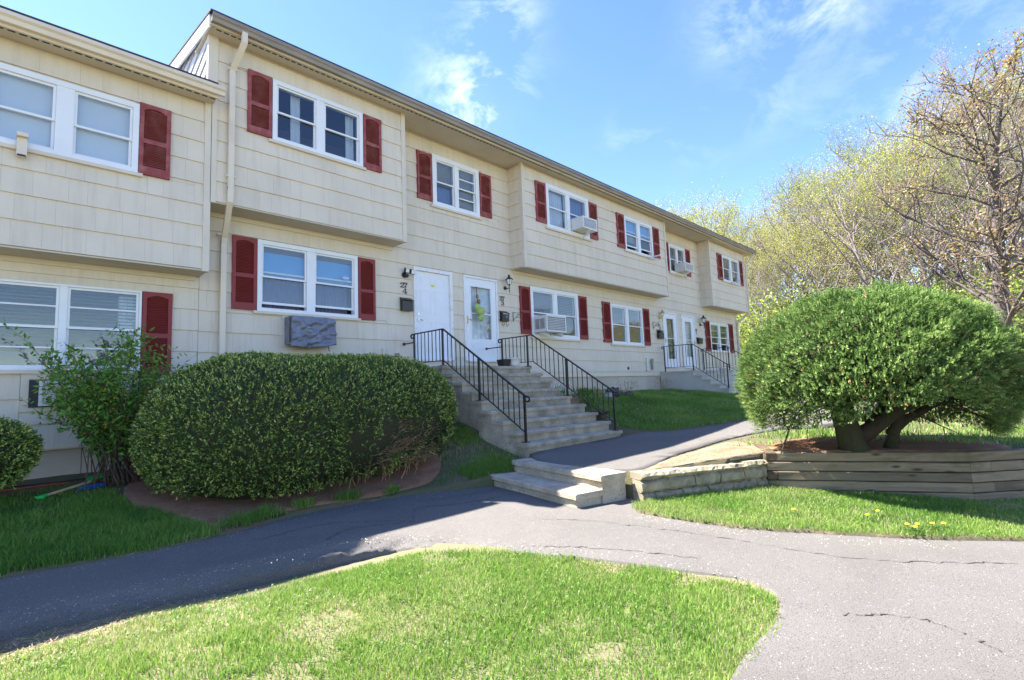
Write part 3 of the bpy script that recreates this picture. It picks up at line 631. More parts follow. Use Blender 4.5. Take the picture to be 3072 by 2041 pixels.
        F += [(0, 2*n, 3*n, n), (n-1, 2*n-1, 4*n-1, 3*n-1)]
        MB().add(V, F).build('gable_board', M_['white_vinyl'], h)
    MB().box(ROW_L-.062, ROW_L-.001, BAY-.036, BAY+.06, 3.9, EAVE-.002).build('corner_board', M_['cream_trim'], h)
    # downspouts
    def spout(pts, w, d, mat):
        o = MB()
        for a, b in zip(pts[:-1], pts[1:]):
            a, b = Vector(a), Vector(b); t = (b-a); t.normalize(); s = Vector((1, 0, 0)); n = t.cross(s).normalized()
            if abs(t.x) > .3: s = t.cross(Vector((0, 1, 0))).normalized(); n = Vector((0, 1, 0))
            o.obox((a+b)/2, s*w/2, n*d/2, t*((b-a).length/2+.012))
        return o.build('downspout', mat, h)
    s1 = spout([(2.66, -.885, EAVE+.02), (2.66, -.88, EAVE-.14), (2.57, -.585, EAVE-.52), (2.57, -.575, 2.72), (2.57, -.56, 2.5), (2.62, -.12, 2.02), (2.62, -.085, 1.92), (2.62, -.078, -1.4)], .085, .065, M_['gutter_clean'])
    for z, y in ((4.78, -.578), (2.92, -.575), (2.06, -.10)): MB().box(2.505, 2.635, y-.037, y+.03, z-.012, z+.012).build('strap', M_['gutter_clean'], s1)
    s2 = spout([(25.35, -.86, EAVE+.02), (25.35, -.84, EAVE-.1), (25.05, -.56, EAVE-.55), (25.05, -.55, 2.6), (25.03, -.5, 2.4), (24.74, -.10, 2.0), (24.74, -.08, 1.9), (24.74, -.08, -.95)], .08, .065, M_['gutter_clean'])
    # windows
    W = W_MAIN
    window(h, 0, *W['w4'], inside=[(0, 'curtain', 0, .82, 0, .52, 'curtain_lav'), (0, 'curtain', .74, .97, 0, .5, 'curtain_lav'), (1, 'curtain', 0, .9, 0, .5, 'curtain_lav'), (0, 'blind', 0, 1, .84, 1, 0), (1, 'blind', 0, 1, .76, 1, 0), (0, 'shade', .0, 1, .53, .9, 'shade_blue'), (1, 'shade', .0, 1, .53, .9, 'shade_blue')], raised=(.075, .10))  # blue sheets hold the sky reflected in the upper sashes as colour
    window(h, 0, *W['w3'], casing=.105, mull=.15, inside=[(0, 'shade', 0, 1, .62, .97, 'interior'), (1, 'blind', 0, 1, .5, 1, .05)], raised=(.0, 0))  # brown-grey sheet puts the reflected trees in as colour
    window(h, 0, *W['w2'], inside=[(0, 'blind', 0, 1, .02, 1, (.055, 'blind_grey')), (1, 'blind', 0, 1, .02, 1, (.055, 'blind_grey'))])
    window(h, 0, *W['w1'], inside=[(0, 'blind', 0, 1, .5, 1, 0), (1, 'blind', 0, 1, .5, 1, 0)], raised=(.28, .26))
    window(h, 0, *W['u43'], casing=.115, mull=.12, inside=[(0, 'blind', 0, 1, .5, 1, 0), (0, 'curtain', 0, 1, .0, .45, 'curtain_blue'), (1, 'blind', 0, 1, .05, 1, 0)], muntin=None)
    u43 = [c for c in h.children if c.name.startswith('window')][-1]
    for z in (4.52, 4.02): MB().box(7.90, 8.40, -.026, -.006, z-.014, z+.014).build('storm_rail', M_['white_vinyl'], u43)
    window(h, 0, *W['u21'], casing=.08, mull=.12, inside=[(0, 'curtain', 0, .5, .4, 1, 'curtain_blue')])
    B = W_BAY
    window(h, BAY, *B['b4'], inside=[(0, 'curtain', .42, .66, 0, 1, 'curtain_white'), (1, 'curtain', .70, .93, 0, 1, 'curtain_white')])
    window(h, BAY, *B['b3'], casing=.11, mull=.14, inside=[(0, 'curtain', 0, 1, .1, 1, 'curtain_white'), (1, 'curtain', 0, 1, .45, 1, 'curtain_blue')])
    window(h, BAY, *B['b2'], inside=[(0, 'shade', 0, 1, .5, 1, 'shade_blue'), (1, 'shade', 0, 1, .5, 1, 'shade_blue'), (0, 'blind', 0, 1, .3, .5, 0)], raised=(.12, .14))  # blue sheets: sky reflection painted behind the upper sashes
    window(h, BAY, *B['b1'], inside=[(0, 'blind', 0, 1, .55, 1, 0), (1, 'curtain', .6, 1, .3, 1, 'curtain_white')])
    for s in S_MAIN: shutter(h, 0, *s, M_['red_faded'] if s[2] > 3 else M_['red_paint'])
    for s in S_BAY: shutter(h, BAY, *s, M_['red_faded'])
    # small round alarm sticker on the pane right of centre
    w4 = [c for c in h.children if c.name.startswith('window')][0]
    MB().zprof([(4.87+.062*math.cos(a), 1.625+.062*math.sin(a)) for a in np.linspace(0, 2*math.pi, 9)[:-1]], -.0125, -.0105).build('sticker', M_['shade_blue'], w4)
    MB().box(4.80, 4.94, -.0135, -.0127, 1.612, 1.640).build('sticker_band', M_['white_vinyl'], w4)
    tc = bpy.data.curves.new('lettering', 'FONT'); tc.body = 'SECURITY'; tc.size = .027; tc.align_x = 'CENTER'; tc.extrude = .0003
    to = bpy.data.objects.new('lettering_source', tc); COL.objects.link(to); bpy.context.view_layer.update(); me = bpy.data.meshes.new_from_object(to.evaluated_get(bpy.context.evaluated_depsgraph_get())); bpy.data.objects.remove(to)
    me.transform(Matrix.Translation((4.87, -.0142, 1.6165)) @ Matrix.Rotation(math.pi/2, 4, 'X')); me.materials.clear(); mobj('lettering', me, M_['black_satin'], w4)
    # doors
    def casing(x0, x1, z0, z1, w=.075, mat='peeling_white'):
        d = MB().box(x0, x0+w, -.055, .1, z0, z1).box(x1-w, x1, -.055, .1, z0, z1).box(x0+w, x1-w, -.055, .1, z1-w, z1).box(x0+w, x1-w, -.075, .1, z0-.03, z0+.012).build('door_frame', M_[mat], h); return d
    x0, x1, z0, z1 = D_MAIN['d4']; casing(x0, x1, z0, z1)
    d = MB().box(x0+.078, x1-.078, .0, .045, z0+.014, z1-.078).build('door', M_['white_door'], h)
    sx0, sx1 = x0+.078, x1-.078; dw = sx1-sx0
    for a, b in ((.13, .45), (.55, .87)):
        for c, e in ((.10, .44), (.53, .80), (.855, .955)): panel_ring(d, sx0+dw*a, sx0+dw*b, z0+2.0*c, z0+2.0*e, .0, M_['white_door'])
    MB().tube([(sx0+.06, -.03, .90), (sx0+.06, .0, .90)], .026, 10).tube([(sx0+.06, -.028, .90), (sx0+.10, -.04, .905), (sx0+.17, -.035, .885)], .009, 6).build('handle', M_['nickel'], d)
    MB().tube([(sx0+.055, -.02, 1.03), (sx0+.055, .0, 1.03)], .024, 10).build('deadbolt', M_['nickel'], d)
    MB().zprof([(sx0+dw*.5+.055*math.cos(t), 1.70+.055*math.sin(t)) for t in [math.pi*i/12 for i in range(13)]], -.009, -.006).build('sticker', M_['yellow_paper'], d)
    MB().tube([(sx0+dw*.5, -.013, 1.70), (sx0+dw*.5, -.0, 1.70)], .016, 10).build('peephole', M_['nickel'], d)
    def storm(key, gx0, gx1, gz0, gz1, bar, handle_left, lower=None):
        x0, x1, z0, z1 = D_MAIN[key]; casing(x0, x1, z0, z1, .05, 'peeling_white'); sx0, sx1 = x0+.053, x1-.053; zt_, zb_ = z1-.053, z0+.016
        gz_low = gz0
        mb = MB().box(sx0, gx0, -.03, .01, zb_, zt_).box(gx1, sx1, -.03, .01, zb_, zt_).box(gx0, gx1, -.03, .01, gz1, zt_).box(gx0, gx1, -.03, .01, zb_, gz0)
        d = mb.build('storm_door', M_['white_door'], h)
        frame4(MB(), gx0-.03, gx1+.03, -.040, -.0305, gz0-.03, gz1+.03, .028).build('glazing_bead', M_['white_vinyl'], d)
        MB().box(gx0, gx1, -.033, -.004, bar-.012, bar+.012).build('crossbar', M_['white_vinyl'], d)
        MB().box(gx0, gx1, -.012, -.008, bar+.013, gz1).build('pane', M_['glass'], d); MB().box(gx0, gx1, -.018, -.014, gz0, bar-.013).build('pane', M_['glass'], d)
        inner = MB().box(x0+.05, x1-.05, .075, .12, zb_, zt_).build('inner_door', M_['white_door'] if key != 'd2' else M_['interior'], h)
        if key == 'd3':
            for a, b in ((.2, .46), (.54, .80)):
                for c, e in ((.12, .46), (.53, .9),): panel_ring(inner, x0+(x1-x0)*a, x0+(x1-x0)*b, z0+2.0*c, z0+2.0*e, .075, M_['white_door'])
            for zz in (.98, .80): MB().tube([(gx1-.03, .04, zz), (gx1-.03, .075, zz)], .035, 10).build('door_knob', M_['brass'], inner)
        if gz0-z0 > .3: panel_ring(d, gx0-.02, gx1+.02, z0+.14, gz0-.10, -.03, M_['white_door'], .014, .005)
        hx = sx0+.055 if handle_left else sx1-.055
        hd = MB().box(hx-.016, hx+.016, -.043, -.03, z0+.90, z0+1.10).tube([(hx, -.05, z0+1.0), (hx+.03, -.07, z0+1.01), (hx+.08, -.065, z0+1.0), (hx+.11, -.06, z0+.985)], .008, 6).build('handle', M_['brass'], d)
        return d
    storm('d3', 8.16, 8.82, .54, 1.84, 1.17, True)
    storm('d2', 17.94, 18.48, .20, 1.74, .98, True)
    storm('d1', 19.44, 19.98, .30, 1.72, .98, False)
build_row()

# ---- the lower house on the left
left = thing('townhouse', 'lower beige townhouse at left with white roller shades upstairs and blinds downstairs', 'townhouse', (-1.5, 4.5, -1.6))
def build_left():
    h = left; XL, XR = -4.2, 2.28; LB = 1.33; LE = 4.09
    wins = [(-.33, 1.33, 2.65, 3.71)]; low = [(-.45, 1.51, -.23, .98), (.30, .93, -.74, -.37)]; sh_u = [(1.335, 1.73, 2.65, 3.75), (-.74, -.34, 2.65, 3.75)]; sh_l = [(1.52, 1.91, -.30, .98)]
    w = MB()
    for q in sub_rects((XL, XR, -1.33, LB+.02), low): w.box(q[0], q[1], .004, .13, q[2], q[3])
    for q in sub_rects((XL, XR, LB, LE+.05), wins): w.box(q[0], q[1], BAY+.004, BAY+.13, q[2], q[3])
    w.box(XR-.1, XR, BAY+.13, 8.9, LB+.03, LE+.2).box(XL, XL+.1, .13, 9, -1.33, LE+.2).box(XL, XR, 2.2, 2.3, -1.33, LE+.3).box(XR-.1, XR, .13, 8.9, -1.33, LB).box(XL, XR, .13, 2.2, -1.33, -1.25).box(XL+.1, XR-.1, .0, 2.2, LB+.04, LB+.14)
    w.build('wall', M_['wall_board'], h)
    sd = Siding(h, 9); sd.front(0, XL, XR, -1.33, LB-.03, low+[(a+.015, b-.015, c+.015, d-.015) for a, b, c, d in sh_l]+[(.22, 1.0, -.78, -.28)], 1.105)
    sd.front(BAY, XL, XR-.085, LB, LE-.02, wins+[(a+.015, b-.015, c+.015, d-.015) for a, b, c, d in sh_u], 1.335); sd.build(300)
    MB().box(XL, XR-.002, BAY-.012, .0, LB-.025, LB-.002).build('bay_soffit', M_['soffit'], h)
    MB().box(XL, XR-.06, -.045, -.004, LB-.10, LB-.027).build('frieze_board', M_['cream_trim'], h)
    MB().box(XR-.085, XR+.012, BAY-.034, BAY+.06, LB-.03, LE-.002).build('corner_board', M_['cream_trim'], h)
    x = XL
    while x < XR-.05:
        x2 = min(x+1.27, XR); MB().box(x+.004, x2-.004, .03, .2, -2.4, -1.335).build('foundation_panel', M_['foundation'], h); x = x2
    MB().box(XL, XR+.02, -.80, .0, LE, LE+.02).build('soffit', M_['soffit'], h)
    vm = MB(); x = -1.2
    while x < XR: vm.box(x, x+.075, -.735, -.705, LE-.003, LE+.001); x += .11
    vm.build('soffit_vent', M_['ac_dark'], h, kind='stuff')
    MB().box(XL, XR+.03, -.83, -.801, LE-.03, LE+.10).build('fascia', M_['gutter_clean'], h)
    MB().xprof([(-.832, LE+.13), (-.832, LE+.01), (-.90, LE+.005), (-.915, LE+.06), (-.945, LE+.085), (-.945, LE+.135), (-.93, LE+.135), (-.92, LE+.10)], XL, XR+.10).build('gutter', M_['gutter_clean'], h)
    e = LE+.145; s = .172; MB().xprof([(-.93, e), (-.93, e+.03), (4.5, e+s*5.43+.03), (4.5, e+s*5.43)], XL, XR-.005).build('roof', M_['roof_shingle'], h)
    window(h, BAY, *wins[0], casing=.075, mull=.19, inside=[(0, 'shade', 0, 1, 0, 1, 'shade_white'), (1, 'shade', 0, 1, 0, 1, 'shade_white')], rail=.47)
    window(h, 0, *low[0], casing=.03, mull=.085, inside=[(0, 'blind', 0, 1, 0, 1, (.05, 'blind_grey')), (1, 'blind', 0, 1, 0, 1, (.05, 'blind_grey')), (0, 'curtain', 0, .35, .5, 1, 'curtain_white'), (1, 'curtain', .72, 1, .45, 1, 'curtain_white'), (0, 'shade', 0, 1, 0, .20, 'interior'), (1, 'shade', 0, 1, 0, .22, 'interior')], muntin=(.25, .75), split=.54)
    for a in sh_u: shutter(h, BAY, *a, M_['red_faded'])
    for a in sh_l: shutter(h, 0, *a, M_['red_paint'])
    frame4(MB(), .215, 1.0, -.03, .1, -.79, -.275, .083).build('panel_trim', M_['cream_trim'], h)
build_left()

# ------------------------------------------------------------------ stairs, rails, low walls
def stairs(name, label, x0, x1, fronts, tops, zb, mat, loc, split=None, dx=.08):
    t = thing(name, label, 'stairs', loc)
    for i, (f, z) in enumerate(zip(fronts, tops)):
        back = 0.0 if i == 0 else fronts[i-1]+.03
        a, b = (x0-dx, x1+.03) if split is not None and i >= split else (x0, x1)
        s = MB(); s.box(a+.03, b-.03, f+.03, back-(.0 if i else .002), zb, z-.062)
        o = s.build('landing' if i == 0 else 'step', M_[mat], t)
        MB().rbox(a, b, f, back-.001+(.0 if i else -.003), z-.06, z, 34, .008).build('nosing', M_[mat], o)
    return t
ST1_F = [-1.47, -1.79, -2.07, -2.34, -2.60, -2.95, -3.23, -3.53, -3.80]; ST1_Z = [-.22-.175*i for i in range(9)]
stairs('concrete_stairs', 'tall weathered concrete stairs up to doors 27 4 and 27 3', 6.12, 8.72, ST1_F, ST1_Z, -2.2, 'concrete', (7.4, -2, -1.9), 5)
ST2_F = [-1.30, -1.60, -1.90, -2.2, -2.5]; ST2_Z = [-.30-.165*i for i in range(5)]
stairs('concrete_stairs', 'short smooth grey concrete stairs up to doors 27 2 and 27 1', 17.25, 20.75, ST2_F, ST2_Z, -1.5, 'concrete_smooth', (19, -1.3, -1.1))

def low_steps():
    t = thing('concrete_steps', 'two low pale concrete steps where the lower walk meets the upper walk', 'steps', (5.4, -4.9, -2.15))
    # long axis runs from the hedge side to the block wall; local u along the step, v downhill
    u = Vector((-.22, -.9755, 0)); v = Vector((-.9755, .22, 0)); o = Vector((6.03, -3.86, 0)); r = random.Random(2)
    def slab(name, v0, v1, z0, z1, par, u0=-.02, u1=2.12, n=18, j=.005):
        mb = MB(); P = []
        for i in range(n+1):
            a = u0+(u1-u0)*i/n; jj = lambda: r.uniform(-j, j)
            for vv, zz in ((v0, z0), (v1+jj(), z0), (v1+jj(), z1-.018), (v1-.018+jj(), z1+jj()*.3), (v0, z1)): P.append(o+u*a+v*vv+Vector((0, 0, zz)))
        F = [tuple(range(5))]+[(i*5+e, i*5+(e+1) % 5, i*5+5+(e+1) % 5, i*5+5+e) for i in range(n) for e in range(5)]+[tuple(reversed(range(n*5, n*5+5)))]
        F = [f[::-1] for f in F]
        return mb.add(P, F).build(name, M_['concrete'], par)
    s1 = slab('step', 0, .38, -2.3, -1.885, t, .08, 2.05); slab('nosing', -.01, .415, -1.882, -1.815, s1, .06, 2.07)
    s2 = slab('step', .382, .76, -2.3, -2.055, t, .08, 2.02); slab('nosing', .365, .795, -2.052, -1.985, s2, .03, 2.05)
low_steps()

def handrail(label, X, top, bot, posts, nb, loc, scroll=True, bracket=None):
    """top/bot: (y,z) polylines in the plane x=X; posts: (y, zfoot, rtop)"""
    t = thing('handrail', label, 'handrail', loc); ip = lambda pl, y: float(np.interp(-y, [-p[0] for p in pl], [p[1] for p in pl]))
    def bar(pl, w, h, name):
        m = MB()
        for (y0, z0), (y1, z1) in zip(pl[:-1], pl[1:]):
            d = Vector((0, y1-y0, z1-z0)); L = d.length; d.normalize(); n = Vector((1, 0, 0)).cross(d)
            m.obox((X, (y0+y1)/2, (z0+z1)/2), (w/2, 0, 0), n*h/2, d*(L/2+.006))
        return m.build(name, M_['black_iron'], t)
    tr = bar(top, .042, .022, 'top_rail'); bar(bot, .028, .014, 'bottom_rail')
    for y, zf in posts:
        p = MB().box(X-.017, X+.017, y-.017, y+.017, zf, ip(top, y)-.006).build('post', M_['black_iron'], t)
        MB().box(X-.05, X+.05, y-.05, y+.05, zf-.001, zf+.012).build('foot_plate', M_['rust'], p)
    ys = np.linspace(posts[0][0], posts[-1][0], nb+2)[1:-1]; m0 = None
    for y in ys:
        if min(abs(y-p[0]) for p in posts) < .035: continue
        MB().box(X-.0065, X+.0065, y-.0065, y+.0065, ip(bot, y), ip(top, y)-.006).build('baluster', M_['black_iron'], t)
    def curl(y, z, dr):
        pts = [(X, y+dr*(.03+.045*math.sin(a)), z-.042+.042*math.cos(a)) for a in np.linspace(-.6, 4.2, 14)]
        MB().tube(pts, [.017]*10+[.015, .013, .012, .011], 7).build('scroll_end', M_['black_iron'], t, True)
    curl(top[0][0], top[0][1], 1)
    if scroll: curl(top[-1][0], top[-1][1], -1)
    if bracket: MB().box(X-.012, X+.012, posts[0][0], -.028, bracket-.012, bracket+.012).box(X-.03, X+.03, -.045, -.027, bracket-.03, bracket+.03).build('wall_bracket', M_['black_iron'], t)
handrail('black iron handrail on the hedge side of the tall stairs', 6.21, [(-.38, .51), (-1.42, .51), (-3.62, -.865)], [(-.42, -.115), (-1.42, -.115), (-3.58, -1.46)], [(-.42, -.22), (-1.40, -.22), (-2.46, -.92), (-3.58, -1.62)], 24, (6.21, -2, -1), True, .33)
handrail('black iron handrail on the flower bed side of the tall stairs', 8.62, [(-.55, .49), (-1.6, .49), (-3.76, -.87)], [(-.6, -.12), (-1.6, -.12), (-3.7, -1.45)], [(-.60, -.22), (-1.44, -.22), (-2.56, -.92), (-3.72, -1.62)], 24, (8.62, -2, -1), True, .30)
handrail('black iron handrail on the near side of the far stairs', 17.36, [(-.15, .63), (-1.27, .63), (-2.46, -.17)], [(-.15, -.16), (-1.27, -.16), (-2.43, -.93)], [(-.17, -.30), (-1.25, -.30), (-2.44, -.96)], 18, (17.36, -1.3, -.6))
handrail('black iron handrail on the far side of the far stairs', 20.62, [(-.15, .63), (-1.2, .63), (-2.42, -.17)], [(-.15, -.16), (-1.2, -.16), (-2.4, -.93)], [(-.17, -.30), (-1.2, -.30), (-2.4, -.96)], 18, (20.62, -1.3, -.6))

def oriented_box(name, par, p0, p1, depth, z0, z1, mat, inset=.0, wear=.004, seg=6, seed=0):
    """a stone or timber between plan points p0-p1 (its outer face), going 'depth' behind it; its mesh is local so grain follows its length"""
    r = random.Random(seed); a, b = Vector((*p0, 0)), Vector((*p1, 0)); d = b-a; L = d.length; d.normalize(); n = Vector((d.y, -d.x, 0))*-1
    if n.x < 0: n = -n
    ang = math.atan2(d.y, d.x); mb = MB(); P = []; h = z1-z0; side = 1 if Vector((-d.y, d.x, 0)).dot(n) > 0 else -1
    for i in range(seg+1):
        x = L*i/seg; j = lambda: r.uniform(-wear, wear); b_ = wear*2.5
        ring = [(0+j(), b_), (0+b_+j(), 0), (depth, 0), (depth, h), (b_+j(), h+j()*.5), (j(), h-b_)]
        for q, z in ring: P.append((x, q*side, z))
    k = 6; F = [tuple(range(k))]+[(i*k+e, i*k+(e+1) % k, (i+1)*k+(e+1) % k, (i+1)*k+e) for i in range(seg) for e in range(k)]+[tuple(reversed(range(seg*k, seg*k+k)))]
    if side > 0: F = [f[::-1] for f in F]
    me = mb.add(P, F).mesh(name); o = bpy.data.objects.new(name, me); me.materials.append(mat); link(o, par, (a.x, a.y, z0)); o.rotation_euler = (0, 0, ang); return o
def block_wall():
    t = thing('block_wall', 'low mossy split-faced concrete block retaining wall between low steps and timbers', 'retaining wall', (6.5, -6.45, -2.2))
    A, B = np.array((5.56, -6.10)), np.array((7.40, -6.93)); L = np.linalg.norm(B-A); d = (B-A)/L; r = random.Random(6); k = 0
    for c in range(3):
        z1 = -1.905-.155*c; z0 = z1-.15; s = -.2 if c % 2 else 0.
        while s < L-.02:
            e = min(s+.405, L); a = max(s, 0); k += 1
            if e-a > .03: oriented_box('block', t, A+d*(a+.007), A+d*(e-.007), .2, z0, z1, M_['block'], seed=k, wear=.013, seg=7)
            s += .405
    s = 0.; n = np.array((d[1], -d[0])); n = n if n[0] < 0 else -n
    while s < L-.02:
        e = min(s+.33, L); k += 1; oriented_box('cap_stone', t, A+d*(s+.005)+n*.02, A+d*(e-.005)+n*.02, .28, -1.90, -1.822+r.uniform(-.008, .006), M_['block'], seed=k, wear=.014, seg=6); s += .33
block_wall()
def timber_wall():
    t = thing('timber_wall', 'weathered brown landscape timber retaining wall in front of the juniper', 'retaining wall', (8, -8, -2.3))
    C = [np.array(p) for p in ((7.44, -6.91), (8.48, -8.93), (9.05, -9.41), (10.3, -10.45))]; h = .124; k = 0; T = -1.727
    for c in range(5):
        z1 = T-h*c; z0 = z1-h+.010
        end = .13 if c % 2 == 0 else 0.
        d01 = (C[1]-C[0])/np.linalg.norm(C[1]-C[0]); jit = (c*37 % 5-2)*.004; n = np.array((d01[1], -d01[0])); n = n if n[0] < 0 else -n; off = n*jit
        k += 1; b = C[1]+(d01*.0 if c % 2 == 0 else -d01*.0)
        ext = {0: 0, 1: .27, 2: 0, 3: .29, 4: .0, 5: .2}[c]; d12 = (C[2]-C[1])/np.linalg.norm(C[2]-C[1])
        oriented_box('timber', t, C[0]+d01*(end+.003)+off, C[1]-d01*.004+off, .13, z0, z1, M_['weathered_timber'], seed=k, wear=.004, seg=10)
        s = C[1]
        if ext: k += 1; oriented_box('timber', t, s+off, s+d12*(ext-.004)+off, .13, z0, z1, M_['weathered_timber'], seed=k, seg=3); s = C[1]+d12*ext
        k += 1; oriented_box('timber', t, s+off, C[2]+off, .13, z0, z1, M_['weathered_timber'], seed=k, seg=6)
        k += 1; oriented_box('timber', t, C[2]+off, C[3]+off, .13, z0, z1, M_['weathered_timber'], seed=k, seg=6)
        if end:  # return timber whose sawn end shows at the corner
            k += 1; oriented_box('tie_timber', t, C[0]+d01*end+off, C[0]+off, 1.1 if c == 0 else .7, z0, z1, M_['timber_end'], seed=k, seg=2)
timber_wall()

# ------------------------------------------------------------------ fittings on the facade
def air_conditioner(label, x0, x1, z0, z1, yw, depth, grille='grid', louv=True, tilt=.0):
    t = thing('air_conditioner', label, 'air conditioner', ((x0+x1)/2, yw-depth, z0)); yf = yw-depth
    MB().box(x0, x1, yf+.012, yw+.02, z0, z1).build('casing', M_['ac_white'], t)
    w = x1-x0; h = z1-z0
    MB().box(x0+.045, x1-.035, yf+.004, yf+.011, z0+.04, z1-.035).build('coil', M_['ac_dark' if grille == 'grid' else 'ac_fin'], t)
    g = MB(); frame4(g, x0-.004, x1+.004, yf-.006, yf+.010, z0-.004, z1+.004, .045)
    if grille == 'grid':
        n = int((w-.09)/.045); 
        for i in range(1, n): x = x0+.045+(w-.09)*i/n; g.box(x-.006, x+.006, yf-.003, yf+.003, z0+.04, z1-.04)
        n = int((h-.09)/.045)
        for i in range(1, n): z = z0+.045+(h-.09)*i/n; g.box(x0+.04, x1-.04, yf-.0035, yf+.0025, z-.006, z+.006)
    else:
        n = int((h-.09)/.03)
        for i in range(1, n): z = z0+.045+(h-.09)*i/n; g.box(x0+.045, x1-.045, yf-.002, yf+.002, z-.003, z+.003)
    g.build('grille', M_['ac_white'], t)
    if louv:
        l = MB(); n = 9
        for i in range(n):
            z = z0+h*.2+h*.62*i/n
            l.box(x0-.004, x0+.002, yf+depth*.16, yf+depth*.48, z, z+h*.035).box(x0-.004, x0+.002, yf+depth*.55, yf+depth*.86, z, z+h*.035)
        l.build('side_louver', M_['ac_dark'], t, kind='stuff')
    return t
ac = air_conditioner('large white window air conditioner beside door 27 3', 10.44, 11.27, .80, 1.25, -.01, .48)
b = MB()
for x in (10.55, 11.12): b.obox((x, -.30, .74), (.018, 0, 0), (0, .17, .045), (0, .01, -.03)); b.box(x-.018, x+.018, -.44, -.052, .778, .796)
b.build('bracket', M_['ac_white'], ac)
MB().box(10.44, 11.27, -.018, -.012, 1.252, 1.30).build('filler_panel', M_['ac_white'], ac)
def small_ac(label, x0, x1, z0, z1, yw, d):
    a = air_conditioner(label, x0, x1, z0, z1, yw, d, 'fin', False); xm = (x0+x1)/2
    MB().tube([(xm, yw-.05, z0-.20), (xm, yw-d*.6, z0-.13), (xm, yw-d*.95, z0-.02)], .018, 6).box(xm-.025, xm+.025, yw-d, yw-.05, z0-.03, z0-.002).build('bracket', M_['ac_white'], a)
small_ac('small window air conditioner upstairs above the large one', 11.70, 12.40, 3.83, 4.17, BAY-.02, .42)
small_ac('small window air conditioner in the narrow upstairs window above door 27 2', 18.98, 19.72, 3.70, 4.02, -.02, .42)
t = thing('air_conditioner', 'through-wall air conditioner half hidden by the flowering shrub', 'air conditioner', (.62, -.1, -.73))
MB().box(.30, .93, -.06, .25, -.735, -.372).build('sleeve', M_['ac_dark'], t)
MB().box(.40, .93, -.10, -.062, -.715, -.385).build('casing', M_['ac_white'], t)
g = MB(); frame4(g, .395, .935, -.125, -.10, -.72, -.38, .04)
for i in range(12): g.box(.43, .90, -.118, -.106, -.67+.02*i, -.662+.02*i)
g.build('grille', M_['ac_white'], t)

def bracket(label, x, z, y):
    t = thing('support_bracket', label, 'bracket', (x, y-.2, z), 'air conditioner brackets')
    MB().box(x-.028, x+.028, y-.40, y-.02, z-.02, z+.01).build('arm', M_['ac_white'], t)
    MB().obox((x, y-.20, z-.09), (.018, 0, 0), (0, .17, .055), (0, .008, -.02)).build('strut', M_['ac_white'], t)
    MB().box(x-.034, x+.034, y-.415, y-.395, z-.03, z+.03).build('end_cap', M_['ac_white'], t)
bracket('empty white bracket below the upstairs window above the third shutter pair', 16.1, 3.72, BAY-.03)
bracket('empty white bracket below the farthest upstairs window', 23.2, 3.69, BAY-.03)
t = thing('support_bracket', 'cream metal bracket standing on the sill of the shaded upstairs window at left', 'bracket', (.10, -.6, 2.6), 'air conditioner brackets')
MB().box(.045, .145, -.64, -.57, 2.50, 2.74).build('arm', M_['gutter_clean'], t); MB().box(.04, .15, -.70, -.565, 2.742, 2.79).build('cap', M_['gutter_clean'], t); MB().box(.055, .135, -.66, -.642, 2.492, 2.51).build('foot', M_['ac_dark'], t)

